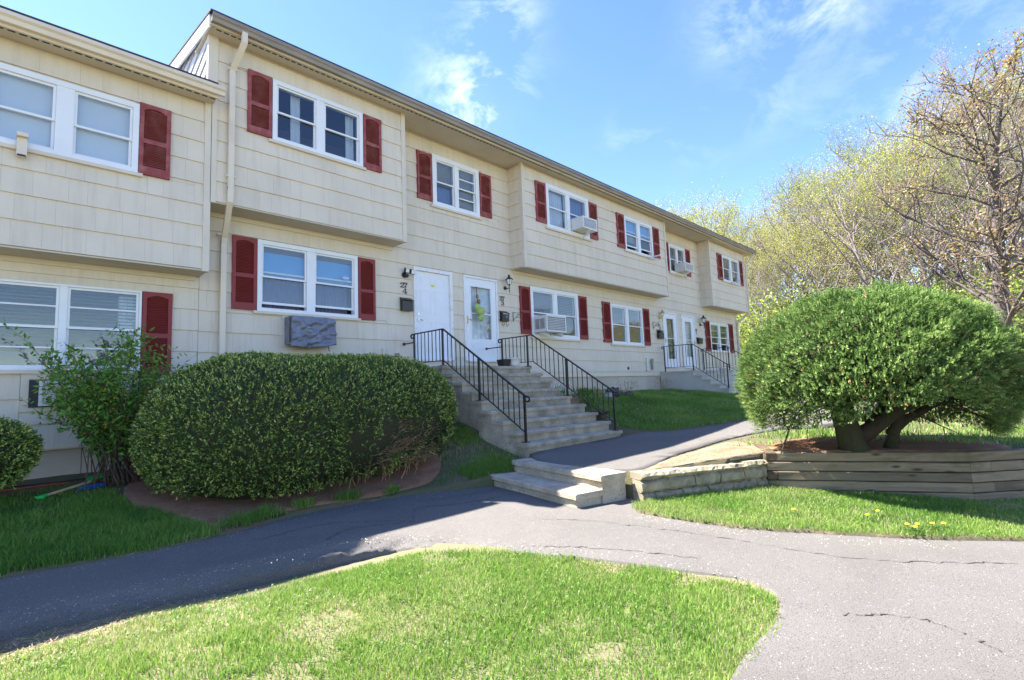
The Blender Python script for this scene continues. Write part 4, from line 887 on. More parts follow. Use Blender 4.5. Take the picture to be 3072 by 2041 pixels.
# covered unit below the 27 4 window
def cover():
    t = thing('covered_air_conditioner', 'air conditioner under a grey fabric cover below the window left of door 27 4', 'air conditioner', (4.05, -.25, .2))
    r = random.Random(5); nx, nz = 64, 26; V = []; F = []
    def shell(xa, xb, y0, za, zb):
        # draped box: front sheet, two sides and a top, creased by noise
        path = [(xa, -.02, 0), (xa, y0, .32), (xb, y0, .85), (xb, -.02, 1.)]
        n0 = len(V); cols = []
        for i in range(nx+1):
            u = i/nx
            for k in range(3):
                if path[k][2] <= u <= path[k+1][2]: f = (u-path[k][2])/(path[k+1][2]-path[k][2]); x = path[k][0]+(path[k+1][0]-path[k][0])*f; y = path[k][1]+(path[k+1][1]-path[k][1])*f; break
            cols.append((x, y, u))
        for j in range(nz+1):
            v = j/nz
            for x, y, u in cols:
                sag = .085*math.sin(math.pi*u)**2*(1-v); nz_ = float(vnoise(np.array([u*9+v*3]), np.array([v*6-u*4]), 1., 31)[0])-.5; nz2 = float(vnoise(np.array([u*22-v*9]), np.array([v*14+u*9]), 1., 17)[0])-.5
                bul = 1+.0*v; zz = za+(zb-za)*v-sag+.012*nz2-(.05*sstep(.75, 1, u)*sstep(.5, 1, v)).item(); cx_ = (xa+xb)/2
                taper = 1-.10*max(0, v-.82)/.18; yy = (y-.0)*(taper)+(.08*nz_+.05*nz2-(.05*abs(math.sin(15*u+6*v+2*nz_))+.045*abs(math.sin(10*u-10*v+1+2*nz2))-.05)*max(0, math.sin(math.pi*min(1, max(0, (u-.26)/.66)))))*(1 if y < -.05 else 0); V.append((cx_+(x-cx_)*(1-.03*v)+.012*nz2, yy, zz))
        for j in range(nz):
            for i in range(nx): a = n0+j*(nx+1)+i; F.append((a, a+1, a+nx+2, a+nx+1))
        m = len(V); V.append(((xa+xb)/2, -.03, zb-.005)); top = n0+nz*(nx+1)
        for i in range(nx): F.append((top+i, top+i+1, m))
        m = len(V); V.append(((xa+xb)/2, -.03, za)); 
        for i in range(nx): F.append((n0+i+1, n0+i, m))
    shell(3.66, 4.50, -.36, .24, .735)
    MB().add(V, F).build('fabric_cover', M_['cover_grey'], t, True)
    for y in (-.28, -.32): MB().tube([(3.655, y, .25), (3.652, y-.01, .45), (3.66, y, .71)], .006, 5).build('seam', M_['black_satin'], t)
    MB().tube([(4.36, -.30, .24), (4.385, -.30, .10)], .008, 5).build('strap', M_['black_satin'], t)
    MB().box(3.70, 4.46, -.30, -.028, .26, .70).build('casing', M_['ac_white'], t)
    frame4(MB(), 3.62, 4.56, -.032, -.027, .20, .77, .04).build('wall_trim', M_['cream_trim'], t)
cover()

def mailbox(label, x0, x1, z0, z1, lid=.0, hooks=False, emblem=False):
    t = thing('mailbox', label, 'mailbox', ((x0+x1)/2, -.1, z0)); yf = -.12
    MB().add([(x0, -.029, z0), (x1, -.029, z0), (x1, -.029, z1), (x0, -.029, z1), (x0, yf, z0), (x1, yf, z0), (x1, yf-.01, z1-.07), (x0, yf-.01, z1-.07)], [(0, 3, 2, 1), (4, 5, 6, 7), (0, 1, 5, 4), (1, 2, 6, 5), (2, 3, 7, 6), (3, 0, 4, 7)]).build('box', M_['black_satin'], t)
    MB().obox(((x0+x1)/2, -.082, z1-.03+lid), ((x1-x0)/2+.008, 0, 0), (0, .058, .035), (0, .004, -.006)).build('lid', M_['black_satin'], t)
    if emblem:
        MB().tube([((x0+x1)/2+.03, yf-.014, z0+.11), ((x0+x1)/2+.03, yf-.004, z0+.11)], .045, 14).build('medallion', M_['black_iron'], t)
        MB().tube([((x0+x1)/2+.03+.036*math.cos(a), yf-.016, z0+.11+.036*math.sin(a)) for a in np.linspace(0, 6.28, 17)], .004, 5).build('medallion_ring', M_['nickel'], t)
        MB().tube([((x0+x1)/2+.03+.016*math.cos(a), yf-.016, z0+.11+.016*math.sin(a)) for a in np.linspace(0, 6.28, 11)], .004, 5).build('medallion_ring', M_['nickel'], t)
        MB().box(x0+.03, x1-.05, yf-.013, yf-.009, z1-.085, z1-.06).build('name_plate', M_['pvc'], t)
    if hooks:
        for xx in (x0+.05, x1-.05): MB().tube([(xx, -.06, z0+.01), (xx, -.065, z0-.09), (xx, -.09, z0-.13), (xx, -.13, z0-.10), (xx, -.14, z0-.06)], .006, 6).build('newspaper_hook', M_['black_iron'], t)
mailbox('black mailbox left of door 27 4', 6.13, 6.40, 1.06, 1.34, .01)
mailbox('black mailbox with round medallion and newspaper hooks right of door 27 3', 9.13, 9.38, 1.03, 1.30, 0, True, True)
mailbox('black mailbox with raised lid beside door 27 2', 17.17, 17.52, .93, 1.22, .04)
mailbox('black mailbox right of door 27 1', 20.43, 20.78, .86, 1.12)

# slab-serif digits drawn as outlines in a 0.62 x 1 box
def digit_mesh(mb, ch, x, z, h, y0=-.034, y1=-.028):
    S = lambda px, pz: (x+px*h*1.65, z+pz*h)
    def rib(pts, ws):
        P = [Vector(S(*p)) for p in pts]; n = len(P); L_, R_ = [], []
        for i, p in enumerate(P):
            t = (P[min(i+1, n-1)]-P[max(i-1, 0)]); t.normalize(); nn = Vector((-t.y, t.x)); w = (ws if not hasattr(ws, '__len__') else ws[i])*h/2; L_.append(p+nn*w); R_.append(p-nn*w)
        for i in range(n-1): mb.zprof([tuple(L_[i]), tuple(L_[i+1]), tuple(R_[i+1]), tuple(R_[i])], y0, y1)
    arc = lambda cx, cz, rx, rz, a0, a1, k=9: [(cx+rx*math.cos(math.radians(a0+(a1-a0)*i/k)), cz+rz*math.sin(math.radians(a0+(a1-a0)*i/k))) for i in range(k+1)]
    def dot(px, pz, r): mb.zprof([S(px+r*math.cos(a), pz+r*math.sin(a)) for a in np.linspace(0, 6.28, 11)[:-1]], y0-.0005, y1)
    if ch == '2': rib(arc(.31, .70, .22, .23, 170, -35)+[(.32, .33), (.12, .10)], [.12, .1, .09, .09, .1, .13, .17, .19, .19, .17, .13, .09]); rib([(.06, .08), (.58, .08)], .16); rib([(.55, .08), (.57, .26)], .07); dot(.15, .68, .095)
    if ch == '7': rib([(.06, .90), (.60, .90)], .18); rib([(.07, .94), (.07, .66)], .07); rib([(.57, .85), (.38, .45), (.33, .0)], [.1, .15, .22])
    if ch == '4': rib([(.42, .98), (.06, .34)], .09); rib([(.02, .30), (.64, .30)], .12); rib([(.44, 1.), (.44, .0)], .19); rib([(.26, .04), (.62, .04)], .09)
    if ch == '3': rib(arc(.30, .72, .20, .21, 150, -90), [.1, .09, .09, .1, .13, .17, .18, .15, .11, .08]); rib(arc(.30, .28, .24, .22, 90, -150), [.08, .11, .16, .2, .2, .17, .13, .1, .1, .1]); dot(.13, .74, .085); dot(.10, .24, .095)
    if ch == '1': rib([(.33, .98), (.33, .0)], .2); rib([(.14, .04), (.52, .04)], .09); rib([(.35, .94), (.15, .78)], .1)
def house_number(label, x, ztop, h, last, xl, shrink=1.):
    t = thing('house_number', label, 'house number', (x, -.03, ztop-2.2*h))
    for ch, px, pz in (('2', x, ztop-h), ('7', x+.66*h*shrink, ztop-h), (last, xl, ztop-2.12*h)):
        mb = MB(); digit_mesh(mb, ch, px, pz, h); mb.build('digit', M_['black_satin'], t)
house_number('black number 27 over 4 beside the leftmost door', 6.13, 1.70, .118, '4', 6.19)
house_number('black number 27 over 3 beside the second door from left', 9.14, 1.70, .115, '3', 9.19)
house_number('black number 27 over 2 beside the third door from left', 17.27, 1.50, .105, '2', 17.37)
house_number('black number 27 over 1 beside the farthest door', 20.34, 1.48, .105, '1', 20.40)

def coach_lamp(label, x, z, s, mat, out=.16):
    t = thing('wall_lamp', label, 'lamp', (x, -.1, z)); y = -.03-out
    MB().tube([(x, -.045, z), (x, -.028, z)], .055*s, 12).build('back_plate', M_[mat], t)
    MB().tube([(x, -.04, z), (x, -.10, z-.03*s), (x, y, z-.02*s), (x, y, z+.06*s)], .014*s, 7).tube([(x, y, z+.02*s), (x, y, z-.16*s)], [.014*s, .008*s], 6).build('arm', M_[mat], t)
    zc = z+.07*s; MB().lathe((x, y, zc), [(.05*s, 0), (.085*s, .14*s)], 6).build('lamp_glass', M_['lamp_glass'], t)
    c = MB()
    for k in range(6): a = 2*math.pi*k/6; c.tube([(x+.053*s*math.cos(a), y+.053*s*math.sin(a), zc), (x+.09*s*math.cos(a), y+.09*s*math.sin(a), zc+.14*s)], .006*s, 4)
    c.build('cage', M_[mat], t)
    MB().lathe((x, y, zc+.142*s), [(.12*s, 0), (.10*s, .02*s), (.035*s, .07*s), (.03*s, .10*s), (.04*s, .105*s), (.008*s, .14*s)], 6).build('lamp_cap', M_[mat], t)
    MB().lathe((x, y, zc-.022*s), [(.02*s, 0), (.056*s, .02*s)], 6).build('lamp_base', M_[mat], t)
coach_lamp('black lantern wall lamp right of the flower-hung door', 9.36, 1.93, .95, 'black_satin')
coach_lamp('distant black lantern wall lamp between the farthest door and its window', 20.84, 1.68, 1.1, 'black_satin')
coach_lamp('brass lantern wall lamp left of door 27 2', 17.45, 1.72, .85, 'brass', .12)
t = thing('flood_light', 'black twin head security flood light above number 27 4', 'lamp', (6.25, -.1, 1.87))
MB().tube([(6.24, -.06, 1.865), (6.24, -.028, 1.865)], .06, 14).tube([(6.26, -.13, 1.83), (6.26, -.06, 1.85)], [.04, .05], 12).build('base', M_['black_satin'], t)
for x, z, yw in ((6.255, 1.955, -.12), (6.385, 1.935, -.14)):
    hd = MB().obox((x, yw, z), (.055, .01, 0), (-.005, .022, .01), (0, -.012, .05)).build('lamp_head', M_['black_satin'], t)
    MB().obox((x+.006, yw-.026, z-.006), (.045, .009, 0), (-.0006, .003, .0015), (0, -.010, .041)).build('lens', M_['flood_face'], hd)
def hook(label, x, z, s, flip=1):
    t = thing('plant_hook', label, 'hook', (x, -.1, z)); m = MB()
    m.box(x-.008, x+.008, -.036, -.028, z-.15*s, z+.12*s); m.build('back_bar', M_['black_iron'], t)
    MB().tube([(x, -.035, z+.10*s), (x+flip*.10*s, -.12, z+.08*s), (x+flip*.22*s, -.24, z+.11*s)], .006, 5).build('arm', M_['black_iron'], t)
    MB().tube([(x+flip*(.11+.045*math.cos(a))*s, -.13-.03*math.cos(a), z+(.0+.045*math.sin(a))*s) for a in np.linspace(0, 6.0, 14)], .005, 5).tube([(x, -.035, z-.10*s), (x+flip*.06*s, -.08, z-.04*s), (x+flip*.17*s, -.19, z+.09*s)], .006, 5).build('scroll', M_['black_iron'], t)
hook('black scroll plant hook between number 27 3 and the shutter', 9.62, 1.20, 1.)
hook('black scroll plant hook left of number 27 2', 16.92, 1.42, 1.1)
# flower swag hanging in the 27 3 door
t = thing('door_decoration', 'pale green flower balls on a brown rope hanging on door 27 3', 'decoration', (8.35, -.08, 1.1))
MB().tube([(8.335, -.055, 1.84), (8.335, -.058, 1.62), (8.35, -.07, 1.45), (8.40, -.07, 1.32)], .012, 6).tube([(8.345+.035*math.cos(a), -.06, 1.60+.05*math.sin(a)) for a in np.linspace(0, 6.28, 14)], .010, 5).build('rope', M_['rope'], t)
MB().lathe((8.37, -.075, 1.40), [(.01, 0), (.05, .03), (.045, .10), (.01, .13)], 7).build('bow', M_['rope'], t)
for x, z, r_ in ((8.29, 1.32, .085), (8.36, 1.22, .095), (8.46, 1.24, .085), (8.40, 1.06, .085)):
    mb = MB(); rr = random.Random(int(z*100)); n, mth = 14, 9
    for j in range(mth+1):
        th = math.pi*j/mth
        for i in range(n): ph = 2*math.pi*i/n; q = r_*(1+rr.uniform(-.13, .10)); mb.v.append((x+q*math.sin(th)*math.cos(ph), -.115+.8*q*math.sin(th)*math.sin(ph), z+q*math.cos(th)))
    for j in range(mth):
        for i in range(n): a = j*n+i; b2 = j*n+(i+1) % n; mb.f.append((a, b2, b2+n, a+n))
    mb.build('flower_ball', M_['bloom_green'], t)
# pots
t = thing('flower_pot', 'white round flower pot on the tall stairs landing', 'flower pot', (8.32, -1.30, -.22)); MB().lathe((8.32, -1.30, -.218), [(.095, 0), (.12, .06), (.145, .17), (.155, .172), (.155, .19), (.135, .19), (.12, .12)], 20).build('pot', M_['pot_white'], t, True)
t = thing('flower_pot', 'black square flower pot next to the white one', 'flower pot', (8.06, -1.22, -.22))
m = MB(); m.add([(8.06+a*.09, -1.22+b_*.09, -.218) for a, b_ in ((-1, -1), (1, -1), (1, 1), (-1, 1))]+[(8.06+a*.125, -1.22+b_*.11, -.06) for a, b_ in ((-1, -1), (1, -1), (1, 1), (-1, 1))], [(0, 3, 2, 1), (4, 5, 6, 7), (0, 1, 5, 4), (1, 2, 6, 5), (2, 3, 7, 6), (3, 0, 4, 7)]); m.build('pot', M_['pot_black'], t)
zu = float(zt(np.array([9.15]), np.array([-3.0]))[0])
t = thing('flower_pot', 'brown urn shaped planter at the foot of the tall stairs', 'flower pot', (9.15, -3.0, zu)); MB().lathe((9.15, -3.0, zu-.01), [(.10, 0), (.12, .08), (.13, .20), (.17, .26), (.22, .28), (.22, .31), (.19, .31), (.14, .22)], 20).build('pot', M_['pot_clay'], t, True)
t = thing('flower_pot', 'white tub on the far stairs', 'flower pot', (18.7, -1.75, -.47)); MB().lathe((18.7, -1.75, -.462), [(.11, 0), (.15, .2), (.16, .2), (.16, .22), (.14, .22), (.12, .1)], 18).build('pot', M_['pot_white'], t, True)
# vents and pipes
def pipe(label, parts, mat, loc):
    t = thing('vent_pipe', label, 'pipe', loc)
    for nm, pts, r_ in parts: MB().tube(pts, r_, 10).build(nm, M_[mat], t)
pipe('white plastic pipe stub on the wall above the hedge', [('pipe', [(5.69, -.06, -.30), (5.69, -.06, .20)], .022), ('cap', [(5.69, -.06, .20), (5.69, -.06, .235)], .03)], 'pvc', (5.69, -.06, -.3))
pipe('grey capped vent pipe on the wall left of door 27 4', [('pipe', [(6.01, -.07, -.45), (6.01, -.07, .06)], .03), ('cap', [(6.01, -.07, .06), (6.01, -.07, .11)], .042), ('cap_rim', [(6.01, -.07, .10), (6.01, -.07, .125)], .05)], 'pipe_grey', (6.01, -.07, -.45))
pipe('white elbow pipe on the wall left of the far stairs', [('pipe', [(16.30, -.06, -.22), (16.30, -.06, .22)], .03), ('elbow', [(16.30, -.06, -.22), (16.24, -.10, -.25)], .034)], 'pvc', (16.3, -.06, -.2))
pipe('grey capped meter pipe next to the white elbow pipe', [('pipe', [(16.62, -.07, -.22), (16.62, -.07, .06)], .04), ('cap', [(16.62, -.07, .06), (16.62, -.07, .17)], .055)], 'pipe_grey', (16.62, -.07, -.2))
pipe('round black vent hole on the wall below the third window pair', [('pipe', [(15.10, -.034, -.17), (15.10, -.02, -.17)], .055)], 'black_satin', (15.1, -.03, -.17))
# garden tool, hoses, stones
def shovel():
    zg = lambda x, y: float(zlawn(np.array([x]), np.array([y]))[0]); a, b2 = Vector((.42, -1.27, 0)), Vector((.92, -.86, 0)); a.z = zg(a.x, a.y)+.06; b2.z = zg(b2.x, b2.y)+.07
    t = thing('snow_shovel', 'green plastic shovel with pale wooden shaft lying on the lawn', 'shovel', tuple(a)); d = (b2-a).normalized(); n = d.cross(Vector((0, 0, 1))).normalized(); u = n.cross(d)
    MB().tube([a, b2], .016, 7).build('shaft', M_['shaft_wood'], t)
    P = []
    for s_, w_, lift in ((-.04, .04, .01), (.06, .10, .015), (.30, .13, .0)):
        for k in (-1, -.5, 0, .5, 1): P.append(b2+d*s_+n*w_*k+u*(lift+.03*k*k))
    P += [p-u*.006 for p in P]; F = [(j*5+i, j*5+i+1, j*5+i+6, j*5+i+5) for j in range(2) for i in range(4)]+[(15+j*5+i+5, 15+j*5+i+6, 15+j*5+i+1, 15+j*5+i) for j in range(2) for i in range(4)]
    F += [(i+1, i, i+15, i+16) for i in range(4)]+[(10+i, 11+i, 26+i, 25+i) for i in range(4)]+[(j*5, j*5+5, j*5+20, j*5+15) for j in range(2)]+[(j*5+9, j*5+4, j*5+19, j*5+24) for j in range(2)]
    MB().add(P, F).build('blade', M_['plastic_green'], t)
    MB().tube([a+d*.06, a-d*.02], .022, 7).tube([a-d*.02-n*.06, a-d*.05, a-d*.02+n*.06], .016, 6).build('grip', M_['plastic_green'], t)
    t2 = thing('hand_scoop', 'small blue plastic scoop beside the green shovel', 'scoop', (.92, -1.0, zg(.92, -1.0))); MB().obox((.92, -1.0, zg(.92, -1.0)+.04), (.10, .06, 0), (-.02, .04, 0), (0, 0, .02)).build('scoop_pan', M_['plastic_blue'], t2); MB().tube([(.84, -1.05, zg(.84, -1.05)+.04), (.74, -1.12, zg(.74, -1.12)+.04)], .012, 6).build('scoop_handle', M_['plastic_blue'], t2)
    m = MB(); pts = [(x, -.35-.12*math.sin(x*2.3), zg(x, -.35-.12*math.sin(x*2.3))+.02) for x in np.linspace(-.2, 1.15, 24)]; tag(m.tube(pts, .011, 6).build('garden_hose', M_['hose_black'], None, True), 'black garden hose lying along the left foundation', 'hose')
    m = MB(); pts = [(x, -.55+.06*math.sin(x*3), zg(x, -.55)+.015) for x in np.linspace(.0, .72, 14)]; tag(m.tube(pts, .008, 6).build('extension_cord', M_['hose_orange'], None, True), 'thin orange cord on the ground by the left foundation', 'cord')
shovel()
def stone(label, x, y, s, mat, seed, zf=zt):
    z = float(zf(np.array([x]), np.array([y]))[0]); mb = MB(); r = random.Random(seed); n, k = 9, 6
    for j in range(k+1):
        th = math.pi*j/k
        for i in range(n): ph = 2*math.pi*i/n; q = s*(1+r.uniform(-.2, .2)); mb.v.append((x+1.25*q*math.sin(th)*math.cos(ph), y+q*math.sin(th)*math.sin(ph), z+.35*s+.75*q*math.cos(th)))
    for j in range(k):
        for i in range(n): a = j*n+i; b2 = j*n+(i+1) % n; mb.f.append((a, a+n, b2+n, b2))
    tag(mb.build('garden_stone', M_[mat]), label, 'stone')
stone('large dark lichen-covered rock in the flower bed', 12.3, -1.25, .24, 'stone_dark', 1)
stone('grey rock left of the dark rock in the flower bed', 11.75, -1.45, .15, 'stone_pale', 2)
stone('small reddish rock right of the dark rock', 12.85, -1.4, .13, 'stone_dark', 3)
stone('pale rock beside the urn planter', 9.55, -2.75, .10, 'stone_pale', 4)

# ------------------------------------------------------------------ plants
def basis(N):
    N = N/np.linalg.norm(N, axis=1)[:, None]; a = np.where(np.abs(N[:, 2:3]) < .9, np.array([[0, 0, 1.]]), np.array([[1., 0, 0]])); T = np.cross(N, a); T /= np.linalg.norm(T, axis=1)[:, None]; return N, T, np.cross(N, T)
def rdir(r, n): v = r.normal(size=(n, 3)); return v/np.linalg.norm(v, axis=1)[:, None]
def leaves(P, D, Nn, L, W, fold=0.):
    """kite-shaped leaves: base P, direction D, normal Nn, length L, width W -> verts, quads"""
    S = np.cross(D, Nn); S /= np.linalg.norm(S, axis=1)[:, None]+1e-9; L = np.broadcast_to(L, len(P))[:, None]; W = np.broadcast_to(W, len(P))[:, None]
    m = P+D*L*.5; V = np.stack([P, m+S*W*.5+Nn*fold*W, P+D*L, m-S*W*.5+Nn*fold*W], 1).reshape(-1, 3); F = np.arange(len(P)*4).reshape(-1, 4); return V, F
def grass(name, label, poly, n, zf, h, w, mat='grass_blade', keep=None, seed=1, tint=None, hmul=None, rag=0.):
    r = np.random.default_rng(seed); p = np.array(poly); x0, y0 = p.min(0); x1, y1 = p.max(0); X = r.uniform(x0-rag, x1+rag, n); Y = r.uniform(y0-rag, y1+rag, n); m = in_poly(X+2*rag*(fbm(X, Y, 3.5, seed+40)-.5)+.35*rag*r.normal(size=n), Y+2*rag*(fbm(X, Y, 3.5, seed+50)-.5)+.35*rag*r.normal(size=n), poly)
    if keep is not None: m &= r.random(n) < keep(X, Y)
    X, Y = X[m], Y[m]; n = len(X); Z = zf(X, Y)-.004; H = r.uniform(*h, n)*(.4+1.2*fbm(X, Y, 2.6, seed+3)); 
    if hmul is not None: H *= hmul(X, Y)
    Wd = r.uniform(*w, n); a = r.uniform(0, 2*math.pi, n); lean = r.uniform(.1, .75, n)*H; la = r.uniform(0, 2*math.pi, n)+.0
    B = np.stack([X, Y, Z], 1); s = np.stack([np.cos(a), np.sin(a), 0*a], 1)*Wd[:, None]/2; ld = np.stack([np.cos(la), np.sin(la), 0*la], 1)
    mid = B+ld*(lean*.35)[:, None]; mid[:, 2] += H*.6; tip = B+ld*lean[:, None]; tip[:, 2] += H*np.sqrt(np.maximum(.15, 1-(lean/H)**2*.5))
    V = np.stack([B-s, B+s, mid+s*.75, mid-s*.75, tip], 1).reshape(-1, 3); i = np.arange(n)*5
    F = np.stack([np.stack([i, i+1, i+2], 1), np.stack([i, i+2, i+3], 1), np.stack([i+3, i+2, i+4], 1)], 1).reshape(-1, 3)
    t = np.clip(.15+.75*fbm(X, Y, 1.3, seed+9)+r.normal(0, .13, n), 0, .92); t = np.where(r.random(n) < .03+.10*(fbm(X, Y, 1.2, seed+20) > .55), 1., t)
    if tint is not None: t = tint(X, Y, t, r)
    o = mobj(name, tri_mesh(name, V, F, np.repeat(t, 3)), M_[mat]); tag(o, label, 'grass', kind='stuff'); return o
GR = [(-.4, -4.92), (.6, -4.93), (1.3, -4.88), (2.0, -4.98), (2.42, -5.1), (2.72, -5.3), (2.97, -5.62), (3.26, -6.05), (3.66, -6.82), (3.90, -7.42), (4.02, -7.8), (3.95, -8.1), (3.62, -8.22), (3.0, -8.24), (2.3, -8.32), (1, -8.5), (-.4, -8.3)]
def isl_keep(x, y): return np.where((fbm(x, y, 1.6, 21) > .66) & (fbm(x, y, 6, 4) > .45), .35, 1.)*np.where((y > -5.25) & (x < 1.7), .55+.4*fbm(x, y, 3, 2), 1)
grass('grass', 'bright sunlit grass island in the foreground', GR, 200000, zisl, (.024, .058), (.0035, .0065), keep=isl_keep, seed=11, rag=.06, tint=lambda x, y, t, r: np.where((y > -5.3) & (x < 1.8) & (r.random(len(x)) < .5), np.clip(t+.3, 0, 1), np.clip(t+.10, 0, 1)))
vz = lambda x, y: zl(x, y)+.022+.02*(fbm(x, y, 1.2, 6)-.5)
grass('grass', 'grass verge between the drive and the timber wall', STRIP, 130000, vz, (.026, .066), (.004, .007), seed=12, rag=.06, tint=lambda x, y, t, r: np.clip(t+.08, 0, 1))
LB_ = [(-1.2, -3.2), (0, -3.28), (.9, -3.41), (1.75, -3.36), (1.5, -2.75), (1.15, -2.0), (1.1, -1.2), (.7, -.75), (-1.2, -.75)]
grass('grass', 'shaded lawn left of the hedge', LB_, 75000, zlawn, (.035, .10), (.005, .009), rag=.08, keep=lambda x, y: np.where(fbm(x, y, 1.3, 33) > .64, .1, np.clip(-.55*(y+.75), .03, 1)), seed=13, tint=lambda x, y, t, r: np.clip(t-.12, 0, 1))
LR_ = [(4.55, -3.3), (5.0, -3.62), (5.5, -3.85), (6.08, -3.85), (6.08, -2.1), (5.6, -2.2), (5.1, -2.6)]
grass('grass', 'patch of grass between the hedge and the tall stairs', LR_, 26000, zlawn, (.03, .10), (.005, .009), keep=lambda x, y: np.where(fbm(x, y, 2.0, 35) > .58, .08, 1.), seed=14)
UL = [(9.5, -3.7), (10.2, -4.2), (11.2, -4.7), (13, -5.1), (15, -5.0), (17.0, -3.5), (17.1, -.3), (13.2, -.3), (12.6, -1.0), (11, -1.5), (10, -2.2), (9.3, -3.0)]
grass('grass', 'shaded lawn between the two concrete stairs', UL, 140000, zt, (.04, .10), (.007, .013), rag=.10, keep=lambda x, y: np.where((x < 10.1) & (fbm(x, y, 2.4, 41) > .42), .06, 1.), seed=15)
UR = [(8.4, -5.95), (9.4, -5.95), (10.4, -6.3), (12, -7.2), (16, -7.2), (20, -5.2), (27, -5), (27, -20), (14, -13), (11, -10.8), (9.5, -9.5), (9.4, -7), (8.3, -6.6)]
grass('grass', 'lawn on the terrace around the juniper', UR, 130000, zt, (.04, .11), (.009, .016), keep=lambda x, y: np.where((x < 9.4) & (fbm(x, y, 2.4, 43) > .45), .1, 1.)*np.clip(1.6-.07*(x-8), .2, 1), seed=16)
def tuft(poly, n, zf, seed, label):
    c = np.mean(poly, 0); rr = np.abs(np.array(poly)-c).max(0); grass('grass_tuft', label, poly, n, zf, (.04, .13), (.005, .009), seed=seed, keep=lambda x, y: np.clip(1.15-1.2*np.hypot((x-c[0])/rr[0], (y-c[1])/rr[1])**1.5, 0, 1))
for k, (x, y, rr) in enumerate(((3.35, -3.02, .20), (2.25, -3.12, .22), (2.75, -3.03, .12), (1.95, -3.25, .2), (3.95, -3.12, .10))):
    tuft([(x+rr*math.cos(a)*1.3, y+rr*.55*math.sin(a)) for a in np.linspace(0, 6.28, 9)[:-1]], 900, lambda a, b: zlawn(a, b)+.02, 50+k, ['thick grass tuft on the mulch below the bare hedge twigs', 'grass tuft on the mulch left of centre below the hedge', 'small grass tuft among the mulch', 'grass tuft at the left end of the mulch', 'tiny grass tuft at the right end of the mulch'][k])
# broad-leaved weeds and clover among the blades, grit on the asphalt
def weeds(label, poly, n, zf, seed, thr=.5):
    r = np.random.default_rng(seed); p = np.array(poly); X = r.uniform(p[:, 0].min(), p[:, 0].max(), n); Y = r.uniform(p[:, 1].min(), p[:, 1].max(), n); m = in_poly(X, Y, poly) & (fbm(X, Y, 2.6, seed) > thr); X, Y = X[m], Y[m]; X = np.repeat(X, 4); Y = np.repeat(Y, 4); n = len(X)
    a = r.uniform(0, 6.28, n); d = np.stack([np.cos(a), np.sin(a), r.uniform(.1, .7, n)], 1); d /= np.linalg.norm(d, axis=1)[:, None]; P = np.stack([X+r.normal(0, .01, n), Y+r.normal(0, .01, n), zf(X, Y)+r.uniform(.015, .045, n)], 1); L = r.uniform(.010, .024, n)
    V, F = leaves(P, d, np.tile([[0, 0, 1.]], (n, 1)), L, L*.55); o = mobj('clover', tri_mesh('clover', V, F, r.uniform(.05, .75, n)), M_['grass_blade']); tag(o, label, 'weeds', kind='stuff')
weeds('broad leaved weeds among the grass of the island', GR, 5000, zisl, 61, .52); weeds('broad leaved weeds among the grass of the verge', STRIP, 4500, vz, 62, .5); weeds('clover among the shaded lawn left of the hedge', LB_, 5000, zlawn, 63, .48)
def grit(name, label, paths, n, seed, zf, col):
    r = np.random.default_rng(seed); V = []; F = []
    for k in range(n):
        pl = paths[k % len(paths)]; t = r.uniform(0, len(pl)-1.001); i = int(t); q = np.array(pl[i])*(1-t+i)+np.array(pl[i+1])*(t-i)+r.normal(0, .09, 2); s = r.uniform(.003, .010); z = float(zf(q[:1], q[1:])[0]); b = len(V)
        a = r.uniform(0, 6.28); V += [(q[0]+s*math.cos(a+g), q[1]+s*math.sin(a+g), z) for g in (0, 2.1, 4.2)]+[(q[0], q[1], z+s*.9)]; F += [(b, b+1, b+3), (b+1, b+2, b+3), (b+2, b, b+3)]
    o = mobj(name, tri_mesh(name, V, F), M_[col]); tag(o, label, 'grit', kind='stuff')
grit('grit', 'loose stones and crumbs along the edges of the lower walk', [[(-.3, -4.45), (.6, -4.52), (1.3, -4.56), (2.0, -4.62), (2.6, -4.7), (3.0, -5.2), (3.35, -6.0), (3.8, -6.8), (4.1, -7.5), (4.2, -8.0)], [(-.3, -3.4), (.9, -3.5), (1.8, -3.45), (2.7, -3.25), (4, -3.35), (4.9, -3.7)], [(5.0, -6.3), (5.05, -6.7), (5.2, -7.3), (5.7, -8.1), (6.25, -8.8)]], 900, 71, lambda x, y: zl(x, y)+.002, 'pipe_grey')
# litter of straw and chips on the mulch and straw corner
def litter(name, label, poly, n, zf, cols, L, seed):
    r = np.random.default_rng(seed); p = np.array(poly); X = r.uniform(p[:, 0].min(), p[:, 0].max(), n); Y = r.uniform(p[:, 1].min(), p[:, 1].max(), n); m = in_poly(X, Y, poly) & (r.random(n) < fbm(X, Y, 2, seed)*1.5-.15); X, Y = X[m], Y[m]; n = len(X)
    a = r.uniform(0, 6.28, n); d = np.stack([np.cos(a), np.sin(a), r.uniform(-.1, .25, n)], 1); P = np.stack([X, Y, zf(X, Y)+.006], 1); V, F = leaves(P, d, np.tile([[0, 0, 1.]], (n, 1)), r.uniform(*L, n), r.uniform(.003, .008, n))
    o = mobj(name, tri_mesh(name, V, F, r.random(n)), M_[cols]); tag(o, label, 'litter', kind='stuff')
leafmat('straw', [(0, (.14, .075, .04)), (.5, (.36, .26, .15)), (1, (.52, .43, .28))], .1, .9)
litter('wood_chips', 'brown chips and twigs scattered on the mulch below the hedge', [(1.4, -2.7), (1.8, -3.25), (2.6, -3.1), (4.2, -3.18), (4.9, -3.3), (5.1, -2.5), (1.6, -2.3)], 5000, lambda x, y: zlawn(x, y)+.02, 'straw', (.02, .09), 5)
